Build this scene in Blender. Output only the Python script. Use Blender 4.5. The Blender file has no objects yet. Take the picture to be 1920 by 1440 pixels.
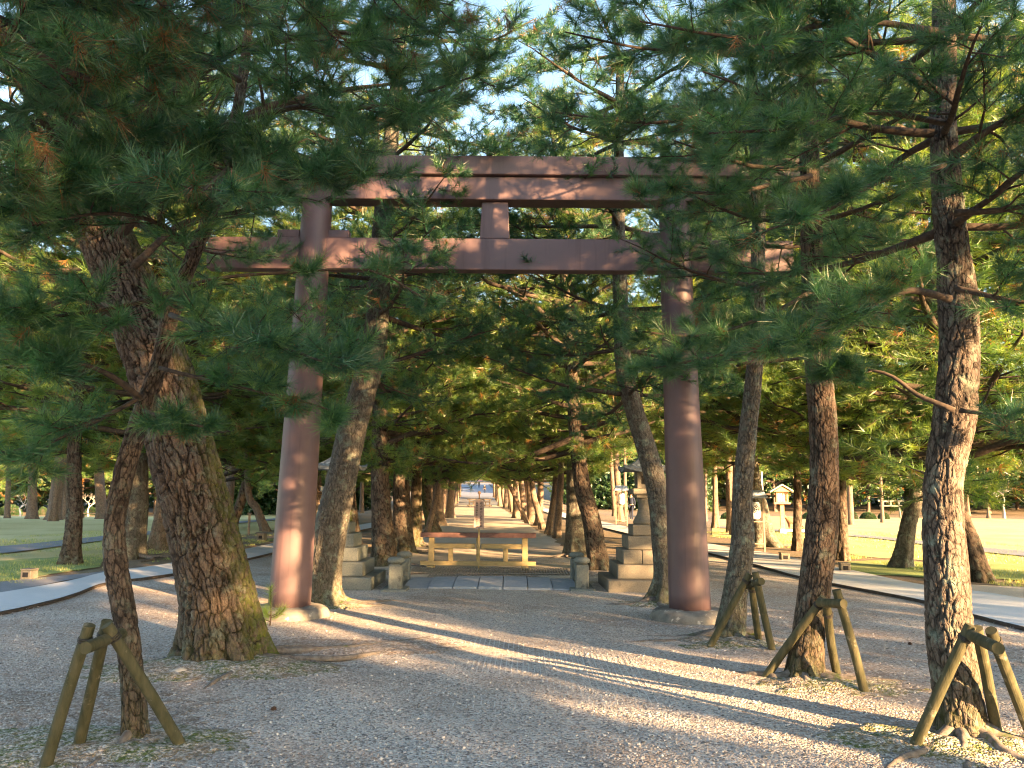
import bpy, math, random
import numpy as np
from mathutils import Vector, Matrix, Euler

# ------------------------------------------------------------------ camera, sky, sun, exposure
S = bpy.context.scene
C = S.collection
FPX = 1500.0                      # focal length in pixels of a 1920 wide picture
PITCH, ROLL, EYE = math.radians(7.78), math.radians(0.42), 1.6
cam_d = bpy.data.cameras.new("camera")
cam_d.sensor_width = 36.0
cam_d.lens = 36.0 * FPX / 1920.0
cam_d.clip_start = 0.05
cam_d.clip_end = 3000
cam = bpy.data.objects.new("camera", cam_d)
C.objects.link(cam)
CAM_M = Matrix.Rotation(math.radians(90) + PITCH, 3, 'X') @ Matrix.Rotation(ROLL, 3, 'Z')
cam.matrix_world = Matrix.Translation((0, 0, EYE)) @ CAM_M.to_4x4()
S.camera = cam

SUN_EL, SUN_AZ = math.radians(11.0), math.radians(136.0)    # azimuth from +Y towards +X: behind the camera, to its right
to_sun = Vector((math.sin(SUN_AZ) * math.cos(SUN_EL), math.cos(SUN_AZ) * math.cos(SUN_EL), math.sin(SUN_EL)))
W = bpy.data.worlds.new("World")
S.world = W
W.use_nodes = True
wn = W.node_tree
wn.nodes.clear()
sky = wn.nodes.new("ShaderNodeTexSky")
sky.sky_type = 'NISHITA'
sky.sun_disc = False
sky.sun_elevation = SUN_EL
sky.sun_rotation = SUN_AZ
sky.air_density = 1.0
sky.dust_density = 1.0
sky.ozone_density = 0.9
bgn = wn.nodes.new("ShaderNodeBackground")
bgn.inputs[1].default_value = 0.072
wo = wn.nodes.new("ShaderNodeOutputWorld")
wn.links.new(sky.outputs[0], bgn.inputs[0])
wn.links.new(bgn.outputs[0], wo.inputs[0])
sun_d = bpy.data.lights.new("sun", 'SUN')
sun_d.energy = 5.0
sun_d.angle = math.radians(0.5)
sun_d.color = (1.0, 0.62, 0.29)
sun = bpy.data.objects.new("sun", sun_d)
C.objects.link(sun)
sun.rotation_euler = to_sun.to_track_quat('Z', 'Y').to_euler()
S.view_settings.view_transform = 'Standard'
S.view_settings.look = 'None'
S.view_settings.gamma = 1.0
S.view_settings.exposure = 3.42
S.render.engine = 'CYCLES'
S.cycles.filter_width = 1.15
S.cycles.max_bounces = 7
S.cycles.diffuse_bounces = 4
S.cycles.glossy_bounces = 2
S.cycles.transmission_bounces = 4
S.cycles.caustics_reflective = False
S.cycles.caustics_refractive = False

# ------------------------------------------------------------------ terrain and picture-to-place helpers
def axis_x(y):
    return 0.2 - 0.043 * y

def sstep(a, b, v):
    t = np.clip((v - a) / (b - a), 0, 1)
    return t * t * (3 - 2 * t)

def H(x, y):
    """height of the terrain: flat near, the parkland falls away, the far end of the avenue climbs"""
    x = np.asarray(x, float); y = np.asarray(y, float)
    off = np.abs(x - axis_x(y))
    side = sstep(6.0, 22.0, off)
    fall = -2.3 * np.clip((y - 40) / 85.0, 0, 1.6) * side
    rise = 5.0 * np.clip((y - 105) / 175.0, 0, 3.0)
    return fall * (1 - sstep(120, 230, y)) + rise * (0.35 + 0.65 * (1 - sstep(20, 120, off)))

def ray(px, py):
    d = CAM_M @ Vector(((px - 960) / FPX, (720 - py) / FPX, -1.0))
    return d

def G(px, py, zoff=0.0):
    """the point of the terrain seen at a picture position"""
    d = ray(px, py)
    t = 1.0
    for _ in range(4000):
        p = Vector((0, 0, EYE)) + d * t
        if p.z <= float(H(p.x, p.y)) + zoff:
            break
        t *= 1.004
        if t > 400: break
    return Vector((p.x, p.y, float(H(p.x, p.y)) + zoff))

def at(px, py, Y):
    d = ray(px, py)
    return Vector((0, 0, EYE)) + d * (Y / d.y)

# ------------------------------------------------------------------ objects, names, labels
def tag(o, label=None, cat=None, group=None, kind=None):
    if label: o['label'] = label
    if cat: o['category'] = cat
    if group: o['group'] = group
    if kind: o['kind'] = kind
    return o

def empty(name, loc, rz=0.0):
    o = bpy.data.objects.new(name, None)
    C.objects.link(o)
    o.location = loc
    o.rotation_euler = (0, 0, rz)
    o.empty_display_size = 0.2
    return o

def mesh_np(name, V, F, mats, parent=None, attrs=None, smooth=True, uv=None, mat_idx=None):
    """V (n,3); F list of (m,k) index arrays (k the same in each); parent-local coordinates"""
    if not isinstance(F, list): F = [F]
    me = bpy.data.meshes.new(name)
    V = np.asarray(V, np.float32)
    me.vertices.add(len(V))
    me.vertices.foreach_set("co", V.ravel())
    nl = sum(f.size for f in F)
    nf = sum(len(f) for f in F)
    me.loops.add(nl)
    me.loops.foreach_set("vertex_index", np.concatenate([f.ravel() for f in F]).astype(np.int32))
    me.polygons.add(nf)
    tot = np.concatenate([np.full(len(f), f.shape[1]) for f in F]).astype(np.int32)
    st = np.concatenate([[0], np.cumsum(tot)[:-1]]).astype(np.int32)
    me.polygons.foreach_set("loop_start", st)
    me.polygons.foreach_set("loop_total", tot)
    me.polygons.foreach_set("use_smooth", np.full(nf, smooth))
    for m in (mats if isinstance(mats, (list, tuple)) else [mats]):
        me.materials.append(m)
    if mat_idx is not None:
        me.polygons.foreach_set("material_index", np.asarray(mat_idx, np.int32))
    if attrs:
        for k, a in attrs.items():
            at_ = me.attributes.new(k, 'FLOAT', 'POINT')
            at_.data.foreach_set("value", np.asarray(a, np.float32))
    me.update(calc_edges=True)
    o = bpy.data.objects.new(name, me)
    C.objects.link(o)
    if parent is not None: o.parent = parent
    return o

class MB:
    """collects boxes, tubes, prisms and lathes; build() links them as ONE mesh"""
    def __init__(s):
        s.V = []; s.F3 = []; s.F4 = []; s.n = 0
    def add(s, V, F):
        V = np.asarray(V, float)
        F = np.asarray(F, int) + s.n
        s.V.append(V)
        (s.F3 if F.shape[1] == 3 else s.F4).append(F)
        s.n += len(V)
    def add2(s, V, F3, F4):
        s.V.append(np.asarray(V, float))
        if len(F3): s.F3.append(np.asarray(F3, int) + s.n)
        if len(F4): s.F4.append(np.asarray(F4, int) + s.n)
        s.n += len(V)
    def box(s, c, size, rz=0.0, taper=(1, 1), bevel=0.0, M=None):
        hx, hy, hz = size[0] / 2, size[1] / 2, size[2] / 2
        bm = [(sx * hx * (taper[0] if z > 0 else 1), sy * hy * (taper[1] if z > 0 else 1), z * hz)
              for z in (-1, 1) for sx, sy in ((-1, -1), (1, -1), (1, 1), (-1, 1))]
        V = np.array(bm)
        if bevel > 0:
            # chamfered box: 24 vertices
            b = bevel
            V = []
            for z in (-1, 1):
                tx = taper[0] if z > 0 else 1; ty = taper[1] if z > 0 else 1
                for sx, sy in ((-1, -1), (1, -1), (1, 1), (-1, 1)):
                    X, Y, Z = sx * hx * tx, sy * hy * ty, z * hz
                    V += [(X - sx * b, Y - sy * b, Z), (X, Y - sy * b, Z - z * b), (X - sx * b, Y, Z - z * b)]
            V = np.array(V)
            def I(zi, ci, k): return (zi * 4 + ci) * 3 + k
            F4 = []; F3 = []
            F4.append([I(0, c, 0) for c in (3, 2, 1, 0)])
            F4.append([I(1, c, 0) for c in (0, 1, 2, 3)])
            for ci in range(4):
                d = (ci + 1) % 4
                k = 2 if ci % 2 == 0 else 1
                F4.append([I(0, ci, k), I(0, d, k), I(1, d, k), I(1, ci, k)])
                F4.append([I(0, ci, 0), I(0, d, 0), I(0, d, k), I(0, ci, k)])
                F4.append([I(1, ci, k), I(1, d, k), I(1, d, 0), I(1, ci, 0)])
                k1, k2 = (1, 2)
                F4.append([I(0, ci, 1), I(1, ci, 1), I(1, ci, 2), I(0, ci, 2)] if ci % 2 == 0 else [I(0, ci, 2), I(1, ci, 2), I(1, ci, 1), I(0, ci, 1)])
                F3.append([I(0, ci, 0), I(0, ci, 1), I(0, ci, 2)])
                F3.append([I(1, ci, 0), I(1, ci, 2), I(1, ci, 1)])
        else:
            F4 = [[3, 2, 1, 0], [4, 5, 6, 7], [0, 1, 5, 4], [1, 2, 6, 5], [2, 3, 7, 6], [3, 0, 4, 7]]; F3 = []
        ca, sa = math.cos(rz), math.sin(rz)
        V = V @ np.array([[ca, sa, 0], [-sa, ca, 0], [0, 0, 1]])
        if M is not None: V = V @ np.array(M.to_3x3()).T
        s.add2(V + np.array(c), F3, F4)
        return s
    def tube(s, P, R, sides=8, cap=True, wob=0.0, rng=None, phase=0.0):
        V, F = tube(P, R, sides, wob, rng, phase)
        V0 = len(V)
        F3 = []
        if cap:
            V = np.vstack([V, np.asarray(P[0], float)[None], np.asarray(P[-1], float)[None]])
            i0 = V0; i1 = V0 + 1
            L = (len(P) - 1) * sides
            for k in range(sides):
                k2 = (k + 1) % sides
                F3.append([i0, k2, k]); F3.append([i1, L + k, L + k2])
        s.add2(V, F3, F)
        return s
    def lathe(s, c, prof, sides=24, rot=0.0, square=False):
        """prof: list of (radius, z)"""
        prof = np.array(prof, float)
        a = np.arange(sides) / sides * 2 * math.pi + rot
        ring = np.stack([np.cos(a), np.sin(a)], 1)
        V = np.concatenate([np.column_stack([ring * r, np.full(sides, z)]) for r, z in prof]) + np.array(c)
        n = len(prof)
        i = np.arange(n - 1)[:, None] * sides; k = np.arange(sides)[None]; k2 = (k + 1) % sides
        F = np.stack([i + k, i + k2, i + sides + k2, i + sides + k], -1).reshape(-1, 4)
        V = np.vstack([V, np.array(c) + [0, 0, prof[0][1]], np.array(c) + [0, 0, prof[-1][1]]])
        F3 = []
        for j in range(sides):
            j2 = (j + 1) % sides
            F3.append([n * sides, j2, j]); F3.append([n * sides + 1, (n - 1) * sides + j, (n - 1) * sides + j2])
        s.add2(V, F3, F)
        return s
    def build(s, name, mat, parent=None, smooth=False, attrs=None):
        V = np.concatenate(s.V)
        F = []
        if s.F3: F.append(np.concatenate(s.F3))
        if s.F4: F.append(np.concatenate(s.F4))
        return mesh_np(name, V, F, mat, parent, attrs, smooth)

def frames(P):
    P = np.asarray(P, float)
    T = np.gradient(P, axis=0)
    T /= np.linalg.norm(T, axis=1)[:, None] + 1e-9
    m = T.mean(0)
    ref = np.array([1.0, 0, 0]) if abs(m[2]) > 0.6 * np.linalg.norm(m) else np.array([0, 0, 1.0])
    B = np.cross(T, ref)
    B /= np.linalg.norm(B, axis=1)[:, None] + 1e-9
    N = np.cross(B, T)
    return T, N, B

def tube(P, R, sides, wob=0.0, rng=None, phase=0.0):
    P = np.asarray(P, float); R = np.asarray(R, float)
    T, N, B = frames(P)
    a = np.arange(sides) / sides * 2 * math.pi + phase
    rr = R[:, None]
    if wob and rng is not None:
        rr = rr * (1 + wob * rng.standard_normal((len(P), sides)))
    V = P[:, None] + (np.cos(a)[None, :, None] * N[:, None] + np.sin(a)[None, :, None] * B[:, None]) * rr[..., None]
    n = len(P)
    i = np.arange(n - 1)[:, None] * sides; k = np.arange(sides)[None]; k2 = (k + 1) % sides
    F = np.stack([i + k, i + k2, i + sides + k2, i + sides + k], -1).reshape(-1, 4)
    return V.reshape(-1, 3), F

def spline(P, n):
    """Catmull-Rom through the points, n samples"""
    P = np.asarray([tuple(p) for p in P], float)
    if len(P) == 2:
        t = np.linspace(0, 1, n)[:, None]
        return P[0] * (1 - t) + P[1] * t
    Q = np.vstack([2 * P[0] - P[1], P, 2 * P[-1] - P[-2]])
    seg = np.linalg.norm(np.diff(P, axis=0), axis=1)
    cum = np.concatenate([[0], np.cumsum(seg)])
    s = np.linspace(0, cum[-1], n)
    k = np.clip(np.searchsorted(cum, s, side='right') - 1, 0, len(P) - 2)
    t = ((s - cum[k]) / np.maximum(seg[k], 1e-9))[:, None]
    p0, p1, p2, p3 = Q[k], Q[k + 1], Q[k + 2], Q[k + 3]
    return 0.5 * (2 * p1 + (p2 - p0) * t + (2 * p0 - 5 * p1 + 4 * p2 - p3) * t ** 2 + (3 * p1 - p0 - 3 * p2 + p3) * t ** 3)

# smooth value noise on numpy arrays
_pr = np.random.RandomState(5)
_tab = _pr.rand(64, 64, 64)
def vnoise(x, y, z=0.0):
    x, y, z = np.broadcast_arrays(np.asarray(x, float), np.asarray(y, float), np.asarray(z, float))
    xi, yi, zi = np.floor(x).astype(int), np.floor(y).astype(int), np.floor(z).astype(int)
    fx, fy, fz = x - xi, y - yi, z - zi
    fx, fy, fz = [f * f * (3 - 2 * f) for f in (fx, fy, fz)]
    def t(a, b, c): return _tab[(xi + a) & 63, (yi + b) & 63, (zi + c) & 63]
    r = 0
    for a in (0, 1):
        for b in (0, 1):
            for c in (0, 1):
                r = r + t(a, b, c) * (fx if a else 1 - fx) * (fy if b else 1 - fy) * (fz if c else 1 - fz)
    return r

def fbm(x, y, z=0.0, o=4):
    r = 0; a = 0.5
    for i in range(o):
        r = r + a * vnoise(np.asarray(x) * 2 ** i + 7.3 * i, np.asarray(y) * 2 ** i + 3.1 * i, np.asarray(z) * 2 ** i)
        a *= 0.5
    return r

# ------------------------------------------------------------------ materials
def nmat(name):
    m = bpy.data.materials.new(name)
    m.use_nodes = True
    nt = m.node_tree
    b = nt.nodes["Principled BSDF"]
    return m, nt, b

def N(nt, typ, **kw):
    n = nt.nodes.new(typ)
    for k, v in kw.items():
        setattr(n, k, v)
    return n

def ramp(nt, fac, stops, interp='LINEAR'):
    r = N(nt, "ShaderNodeValToRGB")
    r.color_ramp.interpolation = interp
    e = r.color_ramp.elements
    while len(e) < len(stops): e.new(0.5)
    for i, (p, c) in enumerate(stops):
        e[i].position = p
        e[i].color = (*c, 1) if len(c) == 3 else c
    nt.links.new(fac, r.inputs[0])
    return r.outputs[0]

def mix(nt, fac, a, b, blend='MIX'):
    m = N(nt, "ShaderNodeMix", data_type='RGBA', blend_type=blend)
    for sock, v in ((m.inputs[0], fac), (m.inputs[6], a), (m.inputs[7], b)):
        if isinstance(v, (int, float)): sock.default_value = v
        elif isinstance(v, tuple): sock.default_value = (*v, 1)
        else: nt.links.new(v, sock)
    return m.outputs[2]

def math_(nt, op, a, b=None, c=None, clamp=False):
    m = N(nt, "ShaderNodeMath", operation=op, use_clamp=clamp)
    for i, v in enumerate((a, b, c)):
        if v is None: continue
        if isinstance(v, (int, float)): m.inputs[i].default_value = v
        else: nt.links.new(v, m.inputs[i])
    return m.outputs[0]

def noise(nt, scale, detail=4, vec=None, rough=0.55, out=0, dist=0.0):
    n = N(nt, "ShaderNodeTexNoise")
    n.inputs["Scale"].default_value = scale
    n.inputs["Detail"].default_value = detail
    n.inputs["Roughness"].default_value = rough
    n.inputs["Distortion"].default_value = dist
    if vec is not None: nt.links.new(vec, n.inputs["Vector"])
    return n.outputs[out]

def objco(nt, scale=None):
    t = N(nt, "ShaderNodeTexCoord")
    v = t.outputs["Object"]
    if scale:
        mp = N(nt, "ShaderNodeMapping")
        mp.inputs["Scale"].default_value = scale
        nt.links.new(v, mp.inputs[0])
        v = mp.outputs[0]
    return v

def bump(nt, b, h, strength=0.5, dist=0.01, prev=None):
    n = N(nt, "ShaderNodeBump")
    n.inputs["Strength"].default_value = strength
    n.inputs["Distance"].default_value = dist
    nt.links.new(h, n.inputs["Height"])
    if prev is not None: nt.links.new(prev, n.inputs["Normal"])
    if b is not None: nt.links.new(n.outputs[0], b.inputs["Normal"])
    return n.outputs[0]

def attr(nt, name):
    return N(nt, "ShaderNodeAttribute", attribute_name=name).outputs["Fac"]

def needle_mat(name, lo, mid, hi, dead, trans=0.40):
    m, nt, b = nmat(name)
    nt.nodes.remove(b)
    out = nt.nodes["Material Output"]
    col = ramp(nt, attr(nt, "tint"), [(0.0, lo), (0.45, mid), (0.86, hi), (0.93, dead), (1.0, tuple(c * 0.7 for c in dead))])
    d = N(nt, "ShaderNodeBsdfDiffuse"); t = N(nt, "ShaderNodeBsdfTranslucent"); g = N(nt, "ShaderNodeBsdfGlossy")
    g.inputs["Roughness"].default_value = 0.42
    g.inputs["Color"].default_value = (1, 1, 1, 1)
    nt.links.new(col, d.inputs[0])
    tc = mix(nt, 1.0, col, (1.9, 1.75, 0.7), 'MULTIPLY')
    nt.links.new(tc, t.inputs[0])
    m1 = N(nt, "ShaderNodeMixShader"); m1.inputs[0].default_value = trans
    nt.links.new(d.outputs[0], m1.inputs[1]); nt.links.new(t.outputs[0], m1.inputs[2])
    m2 = N(nt, "ShaderNodeMixShader"); m2.inputs[0].default_value = 0.045
    nt.links.new(m1.outputs[0], m2.inputs[1]); nt.links.new(g.outputs[0], m2.inputs[2])
    nt.links.new(m2.outputs[0], out.inputs[0])
    return m

def bark_mat(name, dark, a, b_, lich=0.35, plate_scale=30, fis_amt=0.45, ck=1.0, lichcol=(0.20, 0.235, 0.19), mosscol=(0.055, 0.070, 0.010)):
    m, nt, b = nmat(name)
    v = objco(nt)
    n1 = noise(nt, 38, 5, v)
    n2 = noise(nt, 5, 4, v)
    base = mix(nt, attr(nt, "plate"), a, b_)
    base = mix(nt, math_(nt, 'MULTIPLY', n1, 0.9), base, tuple(c * 1.5 for c in b_))
    sc = math_(nt, 'ADD', math_(nt, 'MULTIPLY', attr(nt, "crack"), ck), 1 - ck)
    base = mix(nt, sc, dark, base)
    wv = N(nt, "ShaderNodeVectorMath", operation='ADD')
    wn_ = N(nt, "ShaderNodeVectorMath", operation='SCALE'); wn_.inputs["Scale"].default_value = 0.05
    nt.links.new(noise(nt, 11, 3, v, out=1), wn_.inputs[0])
    nt.links.new(objco(nt, (1, 1, 0.34)), wv.inputs[0]); nt.links.new(wn_.outputs[0], wv.inputs[1])
    vo = N(nt, "ShaderNodeTexVoronoi", feature='DISTANCE_TO_EDGE'); vo.inputs["Scale"].default_value = plate_scale
    nt.links.new(wv.outputs[0], vo.inputs["Vector"])
    fis = ramp(nt, vo.outputs["Distance"], [(0.0, (0, 0, 0)), (0.09, (1, 1, 1))])
    base = mix(nt, math_(nt, 'ADD', math_(nt, 'MULTIPLY', fis, fis_amt), 1 - fis_amt), tuple(c * 1.6 for c in dark), base)
    lf = ramp(nt, noise(nt, 9, 6, v, 0.7), [(0.50, (0, 0, 0)), (0.62, (1, 1, 1))])
    lf = math_(nt, 'MULTIPLY', math_(nt, 'MULTIPLY', lf, lich), ramp(nt, n2, [(0.42, (0, 0, 0)), (0.58, (1, 1, 1))]))
    base = mix(nt, lf, base, lichcol)
    mo = math_(nt, 'MULTIPLY', attr(nt, "moss"), ramp(nt, noise(nt, 14, 5, v, 0.7), [(0.38, (0.1, 0.1, 0.1)), (0.55, (1, 1, 1))]), clamp=True)
    base = mix(nt, mo, base, mix(nt, n1, mosscol, tuple(c * 1.7 for c in mosscol)))
    nt.links.new(base, b.inputs["Base Color"])
    b.inputs["Roughness"].default_value = 0.9
    b.inputs["Specular IOR Level"].default_value = 0.2
    h = math_(nt, 'ADD', math_(nt, 'MULTIPLY', sc, 1.2), math_(nt, 'ADD', n1, math_(nt, 'MULTIPLY', fis, 0.8)))
    bump(nt, b, h, 0.7, 0.012)
    return m

def plain(name, c1, c2, scale=20, rough=0.7, bmp=0.3, bd=0.004, stretch=None, spec=0.3, metal=0.0, spots=None):
    m, nt, b = nmat(name)
    v = objco(nt, stretch)
    n1 = noise(nt, scale, 6, v, 0.6)
    col = ramp(nt, n1, [(0.3, c1), (0.7, c2)])
    if spots:
        f = ramp(nt, noise(nt, spots[1], 5, objco(nt), 0.65), [(spots[2], (0, 0, 0)), (spots[2] + 0.1, (1, 1, 1))])
        col = mix(nt, f, col, spots[0])
    nt.links.new(col, b.inputs["Base Color"])
    b.inputs["Roughness"].default_value = rough
    b.inputs["Metallic"].default_value = metal
    b.inputs["Specular IOR Level"].default_value = spec
    bump(nt, b, n1, bmp, bd)
    return m

M = {}
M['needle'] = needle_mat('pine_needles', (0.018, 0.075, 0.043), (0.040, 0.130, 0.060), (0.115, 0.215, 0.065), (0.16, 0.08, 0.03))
M['needle_far'] = needle_mat('sunlit_tint_pine_needles', (0.045, 0.115, 0.040), (0.100, 0.195, 0.048), (0.21, 0.27, 0.055), (0.30, 0.16, 0.045), 0.45)  # same needles, brighter and yellower: sunlight painted into the far crowns' colour
M['leaf'] = needle_mat('broad_leaves', (0.020, 0.065, 0.03), (0.045, 0.10, 0.035), (0.12, 0.14, 0.03), (0.25, 0.11, 0.03))
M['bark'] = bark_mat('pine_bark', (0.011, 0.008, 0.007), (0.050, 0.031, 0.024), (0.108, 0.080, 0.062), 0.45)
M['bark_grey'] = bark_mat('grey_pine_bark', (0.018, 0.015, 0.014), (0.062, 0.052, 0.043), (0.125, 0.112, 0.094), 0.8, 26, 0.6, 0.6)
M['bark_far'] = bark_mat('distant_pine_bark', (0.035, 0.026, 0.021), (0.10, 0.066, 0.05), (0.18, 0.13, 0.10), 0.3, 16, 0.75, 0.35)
M['bark_lichen'] = bark_mat('lichen_pine_bark', (0.014, 0.011, 0.010), (0.060, 0.042, 0.035), (0.122, 0.098, 0.082), 0.8)
M['twig'] = plain('twig_bark', (0.028, 0.020, 0.015), (0.085, 0.062, 0.048), 30, 0.9, 0.5, 0.004)
M['root'] = plain('root_bark', (0.075, 0.062, 0.054), (0.20, 0.175, 0.155), 22, 0.9, 0.6, 0.01, spots=((0.06, 0.085, 0.02), 6, 0.58))
M['pale_bark'] = plain('pale_smooth_bark', (0.33, 0.30, 0.27), (0.55, 0.52, 0.48), 12, 0.8)

# ground materials
def gravel_mat(name='gravel', lo=0.47, hi=0.68, soil=(0.25, 0.175, 0.13), soil2=None, amt=0.9):
    m, nt, b = nmat(name)
    v = objco(nt)
    vo = N(nt, "ShaderNodeTexVoronoi"); vo.inputs["Scale"].default_value = 62
    vo.inputs["Randomness"].default_value = 1.0
    nt.links.new(v, vo.inputs["Vector"])
    sep = N(nt, "ShaderNodeSeparateColor"); nt.links.new(vo.outputs["Color"], sep.inputs[0])
    stone = ramp(nt, sep.outputs[0], [(0.0, (0.13, 0.125, 0.13)), (0.25, (0.34, 0.325, 0.32)), (0.6, (0.50, 0.48, 0.46)), (0.88, (0.56, 0.54, 0.52)), (1.0, (0.66, 0.65, 0.63))])
    warm = ramp(nt, sep.outputs[1], [(0.0, (1.13, 0.92, 0.78)), (0.4, (1.05, 1.0, 0.94)), (1.0, (1.02, 1.0, 0.97))])
    stone = mix(nt, 1.0, stone, warm, 'MULTIPLY')
    # fallen needles and soil showing through in drifts
    n1 = noise(nt, 0.55, 6, v, 0.62)
    sx = N(nt, "ShaderNodeSeparateXYZ"); nt.links.new(v, sx.inputs[0])
    off = math_(nt, 'ABSOLUTE', math_(nt, 'SUBTRACT', sx.outputs[0], -0.1))
    n1 = math_(nt, 'ADD', n1, math_(nt, 'MULTIPLY', math_(nt, 'SUBTRACT', off, 1.8, None, True), 0.085))
    n2 = noise(nt, 26, 3, v, 0.7)
    drift = math_(nt, 'MULTIPLY', ramp(nt, n1, [(lo, (0, 0, 0)), (hi, (1, 1, 1))]), ramp(nt, n2, [(0.4, (0.15, 0.15, 0.15)), (0.6, (amt,) * 3)]))
    so = soil if soil2 is None else mix(nt, ramp(nt, noise(nt, 3.5, 5, v), [(0.42, (0, 0, 0)), (0.58, (1, 1, 1))]), soil, soil2)
    col = mix(nt, drift, stone, so)
    big = ramp(nt, noise(nt, 0.23, 3, v), [(0.3, (0.86, 0.86, 0.86)), (0.7, (1.06, 1.06, 1.06))])
    col = mix(nt, 1.0, col, big, 'MULTIPLY')
    nt.links.new(col, b.inputs["Base Color"])
    b.inputs["Roughness"].default_value = 0.85
    b.inputs["Specular IOR Level"].default_value = 0.25
    inv = math_(nt, 'SUBTRACT', 1.0, math_(nt, 'MULTIPLY', vo.outputs["Distance"], 1.0))
    bump(nt, b, inv, 0.9, 0.014)
    return m
M['gravel'] = gravel_mat()
M['soil_gravel'] = gravel_mat('gravel_thin_over_soil', 0.22, 0.42, (0.25, 0.185, 0.14), (0.17, 0.12, 0.085), 0.95)
M['moss_gravel'] = gravel_mat('mossy_gravel', 0.08, 0.28, (0.085, 0.110, 0.022), (0.20, 0.15, 0.095), 1.0)

def ground_mat(name, c1, c2, c3, s=1.2, fine=45, bd=0.02):
    m, nt, b = nmat(name)
    v = objco(nt)
    a = noise(nt, s, 6, v, 0.65)
    f = noise(nt, fine, 5, v, 0.75)
    col = mix(nt, ramp(nt, a, [(0.38, (0, 0, 0)), (0.62, (1, 1, 1))]), c1, c2)
    col = mix(nt, ramp(nt, f, [(0.45, (0, 0, 0)), (0.7, (1, 1, 1))]), col, c3)
    nt.links.new(col, b.inputs["Base Color"])
    b.inputs["Roughness"].default_value = 0.95
    b.inputs["Specular IOR Level"].default_value = 0.15
    bump(nt, b, math_(nt, 'ADD', f, a), 0.8, bd)
    return m
M['dirt'] = ground_mat('bare_soil_with_needles', (0.20, 0.145, 0.105), (0.15, 0.13, 0.07), (0.34, 0.27, 0.21))
M['sand'] = ground_mat('avenue_sand', (0.42, 0.35, 0.28), (0.52, 0.45, 0.37), (0.66, 0.59, 0.51), 0.8, 60)
M['lawn'] = ground_mat('dry_lawn', (0.36, 0.33, 0.13), (0.50, 0.45, 0.22), (0.58, 0.53, 0.32), 0.35, 25, 0.03)
M['lawn_green'] = ground_mat('green_lawn', (0.17, 0.27, 0.07), (0.28, 0.34, 0.13), (0.38, 0.40, 0.20), 0.9, 30, 0.03)
M['asphalt'] = ground_mat('asphalt', (0.17, 0.18, 0.20), (0.21, 0.22, 0.25), (0.27, 0.28, 0.31), 1.0, 80, 0.006)
M['moss'] = ground_mat('moss', (0.075, 0.105, 0.02), (0.16, 0.125, 0.075), (0.13, 0.16, 0.04), 5.0, 60, 0.02)
M['concrete'] = ground_mat('concrete', (0.46, 0.48, 0.50), (0.53, 0.54, 0.56), (0.60, 0.60, 0.61), 0.8, 70, 0.003)
M['kerb'] = plain('kerb_wood', (0.05, 0.04, 0.035), (0.11, 0.085, 0.07), 15, 0.9)
M['stone'] = plain('weathered_granite', (0.115, 0.125, 0.112), (0.205, 0.212, 0.192), 55, 0.85, 0.5, 0.004, spots=((0.045, 0.05, 0.045), 5, 0.60))
M['stone_warm'] = plain('weathered_sandstone', (0.13, 0.115, 0.09), (0.215, 0.19, 0.155), 55, 0.85, 0.5, 0.004, spots=((0.10, 0.095, 0.08), 4, 0.60))
M['roofstone'] = plain('dark_roof_stone', (0.10, 0.11, 0.12), (0.26, 0.28, 0.29), 18, 0.8, 0.5, 0.005, spots=((0.40, 0.43, 0.42), 9, 0.56))
M['basestone'] = plain('pillar_base_stone', (0.09, 0.085, 0.08), (0.24, 0.22, 0.19), 6, 0.9, 0.6, 0.02, spots=((0.5, 0.46, 0.40), 9, 0.60))
M['slab'] = plain('blue_grey_slab', (0.24, 0.27, 0.32), (0.32, 0.35, 0.40), 14, 0.8, 0.3, 0.003)
M['pole'] = plain('green_stained_log', (0.034, 0.036, 0.016), (0.092, 0.082, 0.046), 8, 0.9, 0.6, 0.006, stretch=(3, 3, 0.6), spots=((0.20, 0.18, 0.13), 10, 0.60))
M['cutwood'] = plain('cut_log_end', (0.12, 0.10, 0.07), (0.26, 0.22, 0.15), 30, 0.9)
M['wire'] = plain('tie_wire', (0.02, 0.018, 0.015), (0.06, 0.05, 0.04), 40, 0.6)
M['timber'] = plain('planed_timber', (0.27, 0.20, 0.09), (0.40, 0.30, 0.15), 12, 0.75, 0.2, 0.002, stretch=(1, 1, 8))
M['timber_top'] = plain('reddish_top_rail', (0.11, 0.055, 0.048), (0.17, 0.09, 0.078), 14, 0.6, 0.2, 0.002)
M['timber_far'] = plain('grey_brown_timber', (0.16, 0.12, 0.09), (0.27, 0.21, 0.16), 14, 0.8, 0.2, 0.002)
M['signboard'] = plain('pink_grey_signboard', (0.36, 0.25, 0.215), (0.42, 0.30, 0.26), 9, 0.6, 0.1, 0.001)
M['ink'] = plain('black_paint', (0.02, 0.018, 0.018), (0.03, 0.028, 0.028), 9, 0.5, 0.0)
M['whitepaper'] = plain('white_lantern_paper', (0.74, 0.76, 0.78), (0.82, 0.83, 0.84), 6, 0.6, 0.1, 0.001)
M['bluetin'] = plain('blue_grey_tin', (0.24, 0.30, 0.42), (0.34, 0.40, 0.52), 6, 0.5, 0.1)
M['hinoki'] = plain('orange_cypress_wood', (0.46, 0.24, 0.13), (0.62, 0.37, 0.22), 10, 0.6, 0.2, 0.002)
M['copper'] = plain('pale_green_roof', (0.30, 0.36, 0.30), (0.46, 0.48, 0.38), 10, 0.6, 0.2, 0.002)
M['bronze'] = plain('brown_bronze', (0.16, 0.07, 0.04), (0.28, 0.14, 0.08), 12, 0.5, 0.2, 0.002)
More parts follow.
